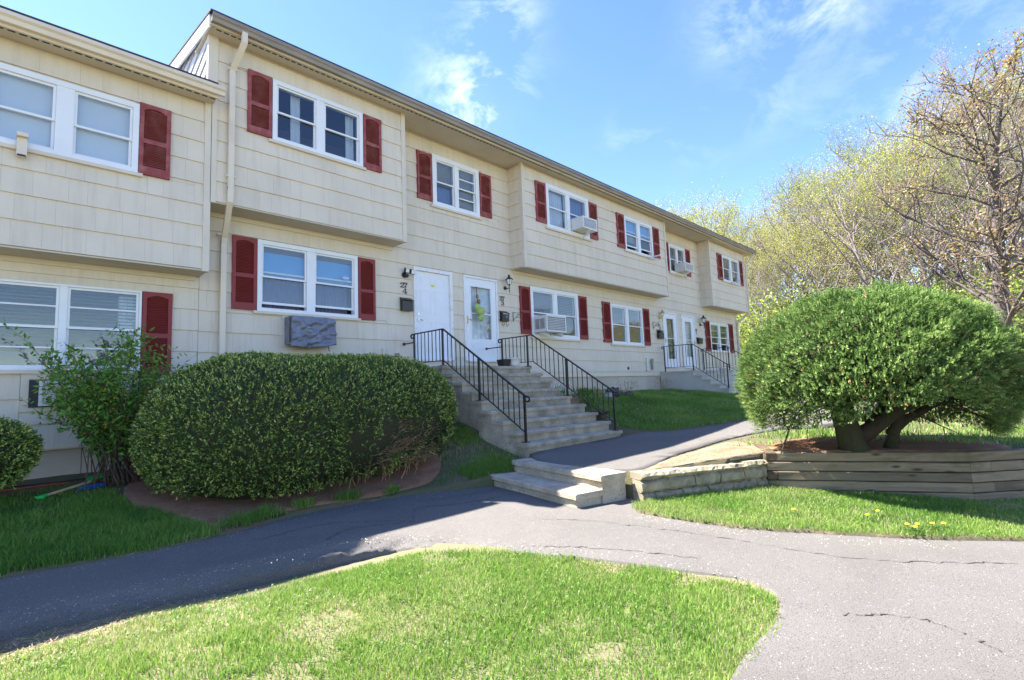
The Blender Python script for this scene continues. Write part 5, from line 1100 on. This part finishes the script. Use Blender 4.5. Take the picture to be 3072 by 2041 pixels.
litter('dead_grass', 'dry straw-coloured grass on the terrace corner', [(5.9, -6.0), (7, -5.85), (8.3, -5.8), (9.0, -6.0), (8.5, -6.6), (7.7, -6.85), (6.5, -6.3)], 9000, lambda x, y: zt(x, y)+.02, 'straw', (.03, .10), 6)
litter('dead_grass', 'dry grass at the left end of the mulch', [(1.5, -2.8), (1.6, -3.35), (2.2, -3.3), (2.4, -2.95)], 2600, lambda x, y: zlawn(x, y)+.012, 'straw', (.04, .12), 7)
litter('dead_grass', 'dry grass and grit along the shaded edge of the island', [(-.4, -4.5), (.6, -4.6), (1.6, -4.6), (1.4, -4.95), (.6, -5.1), (-.4, -5.0)], 5000, zisl, 'straw', (.02, .07), 8)
litter('dead_grass', 'dry pale grass at the tip of the island by the drive', [(3.3, -6.3), (3.75, -7.0), (4.08, -7.8), (3.95, -8.1), (3.75, -7.8), (3.5, -7.0)], 3500, zisl, 'straw', (.02, .06), 9)
litter('grit', 'loose soil and dry stems beside the tall stairs', [(8.8, -3.85), (9.6, -4.2), (10.2, -4.0), (10, -3.2), (9.2, -2.6), (8.8, -2.7)], 2500, zt, 'straw', (.02, .08), 10)

def blob_points(ells, n, r, p=2.15):
    P, N = [], []; area = [e[1][0]*e[1][1]+e[1][1]*e[1][2]+e[1][0]*e[1][2] for e in ells]; tot = sum(area)
    for (c, s), ar in zip(ells, area):
        k = int(n*ar/tot); d = rdir(r, k); q = (np.abs(d)**p).sum(1)**(-1/p); X = np.array(c)+d*q[:, None]*np.array(s); g = np.sign(d)*np.abs(d*q[:, None])**(p-1)/np.array(s)
        g /= np.linalg.norm(g, axis=1)[:, None]; ok = np.ones(k, bool)
        for (c2, s2) in ells:
            if c2 is c: continue
            ok &= (np.abs((X-np.array(c2))/np.array(s2))**p).sum(1) > .98
        P.append(X[ok]); N.append(g[ok])
    return np.concatenate(P), np.concatenate(N)
def blob_core(ells, scale, p=2.15):
    mb = MB()
    for c, s in ells:
        n, k = 28, 16; n0 = len(mb.v)
        for j in range(k+1):
            for i in range(n):
                th, ph = math.pi*j/k, 2*math.pi*i/n; d = np.array([math.sin(th)*math.cos(ph), math.sin(th)*math.sin(ph), math.cos(th)]); q = (np.abs(d)**p).sum()**(-1/p); mb.v.append(tuple(np.array(c)+d*q*np.array(s)*scale))
        for j in range(k):
            for i in range(n): a = n0+j*n+i; b2 = n0+j*n+(i+1) % n; mb.f.append((a, a+n, b2+n, b2))
    return mb
def hedge(name, label, ells, n, seed, zf, hole=None, loc=(0, 0, 0), sprig=(.034, .062), zmin=None):
    t = thing(name, label, 'hedge', loc); r = np.random.default_rng(seed)
    P, N = blob_points(ells, n, r); ground = zf(P[:, 0], P[:, 1]); ok = P[:, 2] > ground+.05+.12*vnoise(P[:, 0]*1., P[:, 1]*1., 3, 8)
    bump = (fbm(P[:, 0]+P[:, 2]*.7, P[:, 1]-P[:, 2]*.5, 2.2, 5)-.5)*.16; P = P+N*bump[:, None]
    if hole is not None: ok &= r.random(len(P)) > hole(P)
    P, N = P[ok], N[ok]; k = len(P); depth = r.beta(1.2, 3, k)*.16; P = P-N*depth[:, None]
    D = N+np.array([[0, 0, .35]])+r.normal(0, .45, (k, 3)); D, T, B2 = basis(D); L = r.uniform(*sprig, k)
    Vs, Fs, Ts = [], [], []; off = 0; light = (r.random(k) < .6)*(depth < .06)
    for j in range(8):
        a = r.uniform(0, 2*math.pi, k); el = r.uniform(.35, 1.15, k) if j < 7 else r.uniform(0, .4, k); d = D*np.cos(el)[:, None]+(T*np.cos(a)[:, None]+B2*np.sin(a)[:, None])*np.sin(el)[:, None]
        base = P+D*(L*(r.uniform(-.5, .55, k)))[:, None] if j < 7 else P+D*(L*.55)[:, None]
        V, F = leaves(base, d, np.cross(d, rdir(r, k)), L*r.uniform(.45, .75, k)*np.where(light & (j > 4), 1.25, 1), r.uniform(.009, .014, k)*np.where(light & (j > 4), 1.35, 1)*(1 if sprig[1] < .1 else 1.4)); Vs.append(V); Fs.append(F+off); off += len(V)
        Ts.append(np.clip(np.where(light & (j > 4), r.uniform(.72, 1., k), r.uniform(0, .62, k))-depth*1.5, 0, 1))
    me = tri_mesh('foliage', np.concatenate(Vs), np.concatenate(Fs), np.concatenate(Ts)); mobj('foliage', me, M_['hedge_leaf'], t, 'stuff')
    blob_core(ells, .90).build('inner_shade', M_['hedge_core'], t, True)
    return t
H_E = [((2.62, -1.78, -1.18), (1.38, 1.50, 1.05)), ((4.44, -1.68, -1.08), (1.45, 1.32, 1.0)), ((3.55, -1.74, -1.12), (1.6, 1.44, 1.01))]
def hole(P):  # worn patch near the foot on the right where bare twigs show
    e = ((P[:, 0]-4.15)/1.2)**2+((P[:, 2]+1.38)/.36)**2; q = np.exp(-e*1.0)*(P[:, 1] < -1.9); e2 = ((P[:, 0]-3.6)/1.1)**2+((P[:, 2]+1.85)/.22)**2
    return np.clip(1.2*q+.5*np.exp(-e2)*(P[:, 1] < -1.9), 0, .88)*(fbm(P[:, 0], P[:, 2], 3.5, 6) > .30)
hd = hedge('clipped_hedge', 'large rounded clipped yew hedge with a bare twiggy patch in front of the tall stairs', H_E, 62000, 21, lambda x, y: zlawn(x, y), hole, (3.5, -1.7, -2.0))
def twigs():
    r = random.Random(3); mb = MB()
    for i in range(480):
        a = Vector((r.uniform(3.0, 5.0), r.uniform(-2.2, -1.6), r.uniform(-1.95, -1.55))); ex = Vector((min(5.45, max(3.0, a.x+r.uniform(-.5, .75))), r.uniform(-3.02, -2.75), r.uniform(-1.75, -1.1)))
        if ((ex.x-4.15)/1.3)**2+((ex.z+1.4)/.46)**2 > 1: continue
        ex.y += .5*((ex.x-4.2)/1.2)**2
        m1 = a.lerp(ex, .4)+Vector((r.uniform(-.1, .1), r.uniform(-.05, .05), r.uniform(-.12, .05))); m2 = a.lerp(ex, .75)+Vector((r.uniform(-.09, .09), 0, r.uniform(-.07, .07)))
        w = r.uniform(.004, .009); mb.tube([a, m1, m2, ex], [w*1.5, w*1.1, w*.8, w*.4], 4, False)
        for _ in range(3):
            s = m1.lerp(ex, r.random()); e = s+Vector((r.uniform(-.2, .2), r.uniform(-.12, .02), r.uniform(-.05, .16))); mb.tube([s, s.lerp(e, .5)+Vector((0, 0, r.uniform(-.03, .03))), e], [w*.6, w*.5, w*.3], 3, False)
    for i in range(60):
        x = r.uniform(2.3, 4.9); y = r.uniform(-2.75, -2.3); z = float(zlawn(np.array([x]), np.array([y]))[0]); mb.tube([(x, y, z-.02), (x+r.uniform(-.08, .08), y-.05, z+.12), (x+r.uniform(-.2, .2), y-.1, z+r.uniform(.22, .4))], [.007, .006, .003], 4, False)
    mb.build('twig', M_['twig'], hd, kind='stuff')
twigs()
hedge('clipped_hedge', 'small clipped hedge at the left edge in front of the through-wall air conditioner', [((-.42, -1.15, -1.25), (.80, .55, .46))], 7000, 22, lambda x, y: zlawn(x, y)+.12, None, (-.4, -1.15, -1.7))
m = MB(); rr = random.Random(8)
sh_ = [o for o in COL.objects if o.name.startswith('clipped_hedge')][-1]
for i in range(16): x = rr.uniform(-.6, .1); m.tube([(x*.5-.1, -1.1, -1.85), (x, -1.2, -1.4)], [.012, .006], 5)
m.build('stem', M_['twig'], sh_, kind='stuff')

def forsythia():
    t = thing('flowering_shrub', 'leggy flowering shrub with arching stems and last yellow blossoms', 'shrub', (1.15, -.85, -1.7)); r = random.Random(12); nr = np.random.default_rng(12); st = MB(); P, D = [], []
    tips = [(-.62, -.55, .36), (-.35, -.95, .12)]+[(r.uniform(.35, 2.15), r.uniform(-1.35, -.35), 0) for _ in range(58)]
    for i, (x, y, z) in enumerate(tips):
        b = Vector((1.15+r.gauss(0, .17), -.85+r.gauss(0, .13), -1.78)); e = Vector((x, y, z if z else .30-.40*abs(x-1.3)-r.uniform(0, .9)))
        if i == 0: e = Vector((.02, -.9, .30))
        if i == 1: e = Vector((.35, -1.1, -.35))
        mid = b.lerp(e, .5)+Vector((-.25*(e.x-b.x), -.2*(e.y-b.y), .22)); pts = []
        for k in range(9): u = k/8; pts.append(b*(1-u)**2+mid*2*u*(1-u)+e*u*u+Vector((r.uniform(-.012, .012),)*3))
        w = r.uniform(.004, .009); st.tube(pts, [w*(1.2-u/8) for u in range(9)], 5, False)
        for k in range(60 if i < 2 else 130):
            u = r.uniform(.2, 1)**.8; j = u*8; a = pts[min(8, int(j))].lerp(pts[min(8, int(j)+1)], j-int(j)); side = Vector((r.gauss(0, 1), r.gauss(0, 1), r.gauss(.3, .8))).normalized(); off = side*(r.uniform(0, .10) if i > 1 else r.uniform(0, .035))
            P.append(a+off); D.append(side)
        if i > 1:
            for _ in range(3):
                s = pts[r.randint(4, 8)]; e2 = s+Vector((r.uniform(-.2, .2), r.uniform(-.2, .1), r.uniform(.02, .28))); st.tube([s, e2], [.004, .002], 3, False)
                for k in range(9): q = s.lerp(e2, r.random()); side = Vector((r.gauss(0, 1), r.gauss(0, 1), r.gauss(.3, .8))).normalized(); P.append(q+side*.02); D.append(side)
    P, D = np.array(P), np.array(D); k = len(P); tint = nr.uniform(0, .93, k); fl = (nr.random(k) < .22) & (P[:, 2] < -.1) & (P[:, 2] > -1.1); tint = np.where(fl, nr.uniform(.955, 1, k), tint); L = np.where(fl, nr.uniform(.02, .04, k), nr.uniform(.05, .10, k))
    V, F = leaves(P, D, np.cross(D, rdir(nr, k)), L, L*.36); st.build('stem', M_['stem_dark'], t, True, 'stuff'); mobj('foliage', tri_mesh('foliage', V, F, tint), M_['forsythia_leaf'], t, 'stuff')
    n = 500; X = nr.normal(1.2, .35, n); Y = nr.normal(-.95, .22, n); V, F = leaves(np.stack([X, Y, zlawn(X, Y)+.012], 1), np.stack([np.cos(X*99), np.sin(X*99), 0*X+.1], 1), np.tile([[0, 0, 1.]], (n, 1)), .03, .014)
    o = mobj('fallen_petals', tri_mesh('fallen_petals', V, F, nr.uniform(.955, 1, n)), M_['forsythia_leaf']); tag(o, 'yellow petals fallen below the flowering shrub', 'petals', kind='stuff')
forsythia()

# ---- the big juniper
JC = np.array((8.60, -7.95, -.76)); JR = (1.63, 1.62)
def juniper():
    t = thing('juniper', 'big mushroom shaped juniper with bare forked trunk behind the timber wall', 'tree', (8.3, -7.85, -1.75)); r = np.random.default_rng(5); rd = random.Random(5)
    n = 46000; d = rdir(r, n); d = d[d[:, 2] > -.75]; n = len(d); az = np.arctan2(d[:, 1], d[:, 0])
    up = d[:, 2] > 0; P = JC+np.stack([d[:, 0]*JR[0], d[:, 1]*JR[1], np.where(up, d[:, 2]*1.20, d[:, 2]*1.25)], 1)*((np.abs(d)**2.06).sum(1)**(-1/2.06))[:, None]
    # camera-facing foot is lifted in the middle, hanging lower at the sides
    rel = P[:, :2]-JC[:2]; side = (rel[:, 0]*.705-rel[:, 1]*.709)/2.0; zlow = np.interp(side, [-1, -.8, -.55, -.3, .0, .18, .4, 1], [-1.3, -1.5, -1.27, -1.08, -1.08, -1.3, -1.54, -1.5])+.14*(vnoise(P[:, 0], P[:, 1], 3, 2)-.5)
    rad = np.hypot(rel[:, 0]/JR[0], rel[:, 1]/JR[1]); ok = (P[:, 2] > zlow) & ((rad > .55) | up)
    P, d, up = P[ok], d[ok], up[ok]; n = len(P); P = P+d*((fbm(P[:, 0]+P[:, 2], P[:, 1]+.6*P[:, 2], 2.6, 5)-.5)*.26+(vnoise(P[:, 0]-P[:, 2], P[:, 1]+P[:, 2], 9, 6)-.5)*.12)[:, None]-d*(r.beta(1.1, 3.5, n)*.3)[:, None]
    out = d*np.array([1, 1, .35])+np.array([0, 0, .22]); out += r.normal(0, .33, (n, 3)); D, T, B2 = basis(out); L = r.uniform(.06, .125, n)
    Vs, Fs, Ts = [], [], []; off = 0; tone = np.clip(.45+.5*(fbm(P[:, 0], P[:, 1]+P[:, 2], 1.5, 7)-.5)+r.normal(0, .2, n), 0, .97); brown = r.random(n) < .004*(1+3*(P[:, 2] < -.6))
    for j in range(9):
        u = .05+.1*j; sg = 1 if j % 2 else -1; roll = r.normal(0, .35, n); sd = (B2*np.cos(roll)[:, None]+T*np.sin(roll)[:, None])*sg
        dd = D*.75+sd*(.75-.045*j); dd /= np.linalg.norm(dd, axis=1)[:, None]
        V, F = leaves(P+D*(L*u)[:, None], dd, np.cross(dd, T+r.normal(0, .2, (n, 3))), L*(.5-.038*j), r.uniform(.010, .017, n)); Vs.append(V); Fs.append(F+off); off += len(V)
        Ts.append(np.where(brown, 1., np.clip(tone+.04*(j-4)*.5+r.normal(0, .08, n), 0, .97)))
    mobj('crown', tri_mesh('crown', np.concatenate(Vs), np.concatenate(Fs), np.concatenate(Ts)), M_['juniper_leaf'], t, 'stuff')
    # leaf-dark inner dome
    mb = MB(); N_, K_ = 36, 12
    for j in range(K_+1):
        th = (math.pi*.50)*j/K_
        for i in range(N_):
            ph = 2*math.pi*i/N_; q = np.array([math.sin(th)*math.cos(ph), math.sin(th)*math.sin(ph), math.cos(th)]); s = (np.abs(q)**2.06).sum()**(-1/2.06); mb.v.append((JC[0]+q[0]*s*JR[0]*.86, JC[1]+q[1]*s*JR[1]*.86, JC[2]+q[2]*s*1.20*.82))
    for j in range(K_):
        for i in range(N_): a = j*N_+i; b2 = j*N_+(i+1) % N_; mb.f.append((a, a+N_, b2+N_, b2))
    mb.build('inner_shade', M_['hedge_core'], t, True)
    # trunk and limbs
    base = Vector((8.18, -7.80, -1.80)); tk = MB(); tk.tube([base+Vector((0, 0, -.05)), base+Vector((.0, .02, .15)), base+Vector((-.06, .06, .42)), base+Vector((-.14, .12, .75)), base+Vector((-.2, .16, 1.3))], [.22, .165, .14, .11, .07], 12)
    fork = base+Vector((.03, -.0, .22))
    tk.tube([fork, fork+Vector((.16, -.22, .16)), fork+Vector((.34, -.52, .42)), fork+Vector((.6, -.8, .9))], [.13, .10, .085, .05], 9)
    tk.tube([fork+Vector((.10, -.12, .08)), fork+Vector((.38, -.22, .34)), fork+Vector((.8, -.4, .7))], [.07, .06, .035], 8)
    tk.tube([base+Vector((-.06, .06, .45)), base+Vector((.06, .02, .62)), base+Vector((.12, -.02, 1.1))], [.06, .05, .03], 7)
    b2 = Vector((8.62, -8.12, -1.78)); tk.tube([b2, b2+Vector((.06, -.05, .25)), b2+Vector((.02, -.14, .5)), b2+Vector((.2, -.3, 1.0))], [.10, .075, .06, .04], 10); tk.tube([b2+Vector((0, 0, .25)), b2+Vector((.2, -.2, .45)), b2+Vector((.5, -.6, .7))], [.07, .06, .03], 7)
    tk.v = [(x+rd.uniform(-.012, .012), y+rd.uniform(-.012, .012), z+rd.uniform(-.01, .01)) for x, y, z in tk.v]
    tk.build('trunk', M_['bark_mossy'], t, True)
    br = MB()
    for i in range(110):
        a0 = Vector((8.3+rd.uniform(-.3, .4), -7.9+rd.uniform(-.35, .3), rd.uniform(-1.1, -.5))); th = rd.uniform(0, 6.28); q = rd.uniform(.6, .97); e = Vector((JC[0]+JR[0]*q*math.cos(th), JC[1]+JR[1]*q*math.sin(th), rd.uniform(-1.45, -.55)))
        m1 = a0.lerp(e, .5)+Vector((rd.uniform(-.15, .15), rd.uniform(-.15, .15), rd.uniform(0, .2))); br.tube([a0, m1, e], [.018, .012, .004], 5, False)
        for _ in range(5):
            s = m1.lerp(e, rd.random()); e3 = s+Vector((rd.uniform(-.25, .25), rd.uniform(-.25, .25), rd.uniform(-.22, .08))); br.tube([s, s.lerp(e3, .5)+Vector((0, 0, rd.uniform(-.04, .04))), e3], [.006, .005, .002], 3, False)
    br.tube([(7.55, -7.2, -1.15), (7.5, -7.15, -1.3), (7.53, -7.2, -1.42), (7.46, -7.15, -1.6), (7.38, -7.12, -1.72)], [.016, .014, .013, .011, .006], 6)
    br.build('branch', M_['bark_mossy'], t, True, 'stuff')
juniper()

# ---- flowers and weeds
def daffodils(label, x, y, n, seed, col='petal_white', tall=.42):
    z = float(zt(np.array([x]), np.array([y]))[0])+.01; t = thing('flowering_plant', label, 'flowers', (x, y, z)); r = random.Random(seed); nr = np.random.default_rng(seed); k = 60
    a = nr.uniform(0, 6.28, k); D = np.stack([np.cos(a)*.35, np.sin(a)*.35, 1+0*a], 1); D /= np.linalg.norm(D, axis=1)[:, None]; P = np.stack([x+nr.normal(0, .12, k), y+nr.normal(0, .10, k), z+0*a], 1)
    V, F = leaves(P, D, np.cross(D, rdir(nr, k)), nr.uniform(.2, tall, k), .02); mobj('leaf_clump', tri_mesh('leaf_clump', V, F, nr.uniform(.1, .6, k)), M_['grass_blade'], t, 'stuff')
    for i in range(n):
        p = Vector((x+r.gauss(0, .15), y+r.gauss(0, .12), z+tall*r.uniform(.75, 1.05))); m = MB()
        for q in range(6): a = q*math.pi/3; m.add([p, p+Vector((.02*math.cos(a-.4), -.01, .02*math.sin(a-.4))), p+Vector((.045*math.cos(a), -.012, .045*math.sin(a))), p+Vector((.02*math.cos(a+.4), -.01, .02*math.sin(a+.4)))], [(0, 1, 2, 3)])
        m.tube([(p.x, p.y, z), tuple(p)], .004, 4).tube([tuple(p), (p.x, p.y-.025, p.z)], [.012, .016], 7); m.build('bloom', M_[col], t)
daffodils('clump of pale daffodils in the bed behind the right handrail', 9.55, -1.2, 9, 1)
daffodils('second clump of daffodils nearer the foundation', 10.5, -.8, 7, 2)
daffodils('small daffodil clump beside the grey rock', 11.3, -.9, 4, 3, 'petal_yellow', .34)
def leafy(label, x, y, h, n, seed, mat='forsythia_leaf', wid=.25, tlo=0, thi=.9, name='low_plant'):
    z = float(zt(np.array([x]), np.array([y]))[0]); t = thing(name, label, 'plant', (x, y, z)); nr = np.random.default_rng(seed); P = np.stack([x+nr.normal(0, wid*.5, n), y+nr.normal(0, wid*.5, n), z+h*nr.beta(1.5, 1.2, n)], 1); D = rdir(nr, n)+np.array([[0, 0, .5]]); D /= np.linalg.norm(D, axis=1)[:, None]
    V, F = leaves(P, D, np.cross(D, rdir(nr, n)), nr.uniform(.05, .11, n), .035); mobj('foliage', tri_mesh('foliage', V, F, nr.uniform(tlo, thi, n)), M_[mat], t, 'stuff'); m = MB(); r = random.Random(seed)
    for _ in range(10): m.tube([(x, y, z-.02), (x+r.gauss(0, wid*.4), y+r.gauss(0, wid*.4), z+h*.9)], [.006, .003], 4, False)
    m.build('stem', M_['twig'], t, kind='stuff')
leafy('leafy green perennial behind the urn planter', 9.7, -2.3, .38, 300, 1)
leafy('bushy perennial in the middle of the flower bed', 10.5, -1.7, .35, 300, 2)
leafy('dark purple leaved plant in the flower bed', 11.0, -1.6, .25, 160, 3, 'bud_leaf', .18)
leafy('low green ground cover left of the dark rock', 11.5, -1.0, .2, 260, 4, wid=.5)
leafy('wispy grey shrub beside the dark rock', 13.0, -1.25, .45, 60, 5, 'straw', .35, .5, 1)
leafy('bare reddish sapling at the corner of the far stairs', 16.9, -.35, .5, 26, 6, 'bud_leaf', .3)
def dandelions():
    r = random.Random(3)
    for i, (x, y) in enumerate(((6.38, -8.55), (6.46, -8.62), (6.33, -8.62), (6.60, -8.72), (6.68, -8.80), (6.5, -8.2), (6.75, -8.25), (6.15, -7.6))):
        z = float(vz(np.array([x]), np.array([y]))[0]); t = thing('dandelion', 'yellow dandelion on the grass verge', 'flower', (x, y, z), 'dandelions on the verge'); zz = z+.07
        MB().tube([(x, y, z-.01), (x, y, zz)], .003, 4).build('stem', M_['grass_blade'], t); MB().lathe((x, y, zz), [(.006, -.004), (.022, .004), (.018, .012), (.004, .014)], 9).build('bloom', M_['petal_yellow'], t)
        m = MB()
        for k in range(7): a = k*.9+i; m.add([(x, y, z+.01), (x+.05*math.cos(a-.2), y+.05*math.sin(a-.2), z+.035), (x+.11*math.cos(a), y+.11*math.sin(a), z+.03), (x+.05*math.cos(a+.2), y+.05*math.sin(a+.2), z+.035)], [(0, 1, 2, 3)])
        m.build('leaf_rosette', M_['grass_blade'], t)
dandelions()

# ------------------------------------------------------------------ trees
def tree_parts(seed, H, r0, nl, leafn, leafL, crown=(.28, .95), spread=.34, up=(.5, 1.1), lean=.03, twist=.06, limb=.55):
    r = random.Random(seed); nr = np.random.default_rng(seed); tr = MB(); LP, LD = [], []
    n = 9; ax = []; p = Vector((0, 0, -.3)); d = Vector((r.gauss(0, lean), r.gauss(0, lean), 1))
    for i in range(n+1): ax.append(p.copy()); p = p+d.normalized()*(H*.92/n); d += Vector((r.gauss(0, twist), r.gauss(0, twist), 0))
    tr.tube(ax, [r0*(1-.88*i/n) for i in range(n+1)], 8)
    at = lambda u: ax[min(n, int(u*n))].lerp(ax[min(n, int(u*n)+1)], u*n-int(u*n))
    def br(s, d, L, w, lvl):
        pts = [s]; q = s.copy(); dd = d.normalized(); k = 4 if lvl < 3 else 3
        for i in range(k): dd = (dd+Vector((r.gauss(0, .16), r.gauss(0, .16), r.gauss(.07, .10)))).normalized(); q = q+dd*L/k; pts.append(q.copy())
        w = max(w, r0*.055); tr.tube(pts, [w*(1-.7*i/k) for i in range(k+1)], 5 if lvl < 2 else 3, False)
        if lvl == 3:
            for _ in range(leafn):
                a = pts[r.randint(1, k)]; e = Vector((r.gauss(0, 1), r.gauss(0, 1), r.gauss(0, 1))); LP.append(a+e*L*.15); LD.append(e.normalized())
            return
        for j in range({1: 6, 2: 4}[lvl]):
            u = r.uniform(.3, 1); a = pts[min(k, int(u*k))].lerp(pts[min(k, int(u*k)+1)], u*k-int(u*k)); o = Vector((r.gauss(0, 1), r.gauss(0, 1), r.gauss(.25, .6))).normalized(); br(a, dd*.6+o*.9, L*r.uniform(.38, .6), w*.5, lvl+1)
    for i in range(nl):
        u = crown[0]+(crown[1]-crown[0])*(i+r.random())/nl; a = r.uniform(0, 6.28); k = math.sin(math.pi*min(1, max(.12, (u-crown[0])/(1-crown[0])*.8+.2))); br(at(u), Vector((math.cos(a), math.sin(a), r.uniform(*up))), H*spread*(.45+.75*k)*r.uniform(.75, 1.1), r0*(1-.8*u)*limb, 1)
    for _ in range(3): br(at(.97), Vector((r.gauss(0, .4), r.gauss(0, .4), 1)), H*.14, r0*.12, 2)
    P, D = np.array(LP), np.array(LD); k = len(P); V, F = leaves(P, D, np.cross(D, rdir(nr, k)), nr.uniform(.7, 1.25, k)*leafL, nr.uniform(.45, .75, k)*leafL)
    return tr.mesh('trunk', True), tri_mesh('crown', V, F, nr.random(k))
SPEC = [(1, 15, .19, 16, 11, .105), (2, 16, .21, 17, 11, .105), (3, 14, .17, 15, 10, .105), (4, 17, .22, 17, 8, .10), (5, 13, .16, 16, 13, .105)]
PROTO = []
for i, (s, H, r0, nl, ln, lL) in enumerate(SPEC):
    tm, cm = tree_parts(s, H, r0, nl, ln, lL, (.2, .92), .33, (.7, 1.7), .04, .09); tm.materials.append(M_['bark_pale']); cm.materials.append(M_[('spring_leaf', 'spring_leaf_green', 'spring_leaf', 'bud_leaf', 'spring_leaf')[i]]); PROTO.append((tm, cm))
def place_tree(i, x, y, z, s, rot, label, group='spring trees on the wooded slope'):
    t = thing('spring_tree', label, 'tree', (x, y, z), group)
    for nm, me in zip(('trunk', 'crown'), PROTO[i]):
        o = bpy.data.objects.new(nm, me); COL.objects.link(o); o.parent = t; WL[o.name] = Vector((x, y, z))
    t.scale = (s, s, s); t.rotation_euler = (0, 0, rot); return t
KIND = ['pale yellow-green tree on the wooded slope', 'fresh green tree on the wooded slope', 'slender yellowish tree on the wooded slope', 'tall sparse reddish tree on the wooded slope', 'bushy pale yellow tree on the wooded slope']
def forest():
    r = random.Random(77); spots = []
    rows = [(33, 40, 70.5, 92, 11), (40, 50, 60, 92, 20), (50, 64, 59, 92, 22), (64, 85, 58, 92, 24)]
    k = 0
    for r0, r1, a0, a1, n in rows:
        for i in range(n):
            a = R(a0+(a1-a0)*(i+r.uniform(.1, .9))/n); d = r.uniform(r0, r1); x, y = CAM[0]+d*math.sin(a), CAM[1]+d*math.cos(a)
            if x < 28.5: continue
            z = float(zhill(np.array([x]), np.array([y]))[0]); kind = r.choice((0, 1, 1, 2, 3, 4, 4, 0)) if a > R(70) else r.choice((0, 2, 4, 4))
            if math.degrees(a) > 83: kind = r.choice((1, 3, 3, 0))
            want = np.interp(math.degrees(a), [58, 63, 67, 70, 74, 80, 86, 92], [16.5, 18.0, 17.2, 15.8, 18.8, 22.5, 24.3, 25])   # crown line in degrees above the eye
            top = (math.tan(R(float(want)*(r.uniform(.92, 1.08) if a < R(70) else r.uniform(.70, 1.0))))*d+CAM[2]-z); s = min(2.0, max(.5, top/SPEC[kind][1]/1.02)); spots.append((a, d, kind, x, y, z, s, r.uniform(0, 6.28)))
    for (a, d, kind, x, y, z, s, rot) in spots: place_tree(kind, x, y, z, s, rot, KIND[kind], KIND[kind].replace('tree', 'trees'))
    # undergrowth: one mass
    nr = np.random.default_rng(9); n = 60000; a = np.radians(nr.uniform(58, 93, n)); d = nr.uniform(31, 75, n); X = CAM[0]+d*np.sin(a); Y = CAM[1]+d*np.cos(a); m = X > 28.5; X, Y = X[m], Y[m]; n = len(X)
    Z = zhill(X, Y)+nr.random(n)**1.3*(1.5+4.5*fbm(X, Y, .22, 6)); D = rdir(nr, n); V, F = leaves(np.stack([X, Y, Z], 1), D, np.cross(D, rdir(nr, n)), nr.uniform(.12, .26, n), nr.uniform(.07, .14, n))
    o = mobj('undergrowth', tri_mesh('undergrowth', V, F, nr.random(n)), M_['spring_leaf_green']); tag(o, 'tangle of pale green undergrowth below the trees', 'undergrowth', kind='stuff')
forest()
tm, cm = tree_parts(31, 8.9, .23, 28, 11, .075, (.14, .96), .27, (.2, .9), .02, .03, .34); tm.materials.append(M_['bark']); cm.materials.append(M_['bud_leaf'])
t = thing('budding_tree', 'large near tree at the right edge with thick grey trunk and reddish buds', 'tree', (18.2, -9.2, -1.3))
for nm, me in (('trunk', tm), ('crown', cm)):
    o = bpy.data.objects.new(nm, me); COL.objects.link(o); o.parent = t
t.rotation_euler = (0, 0, 2.2)
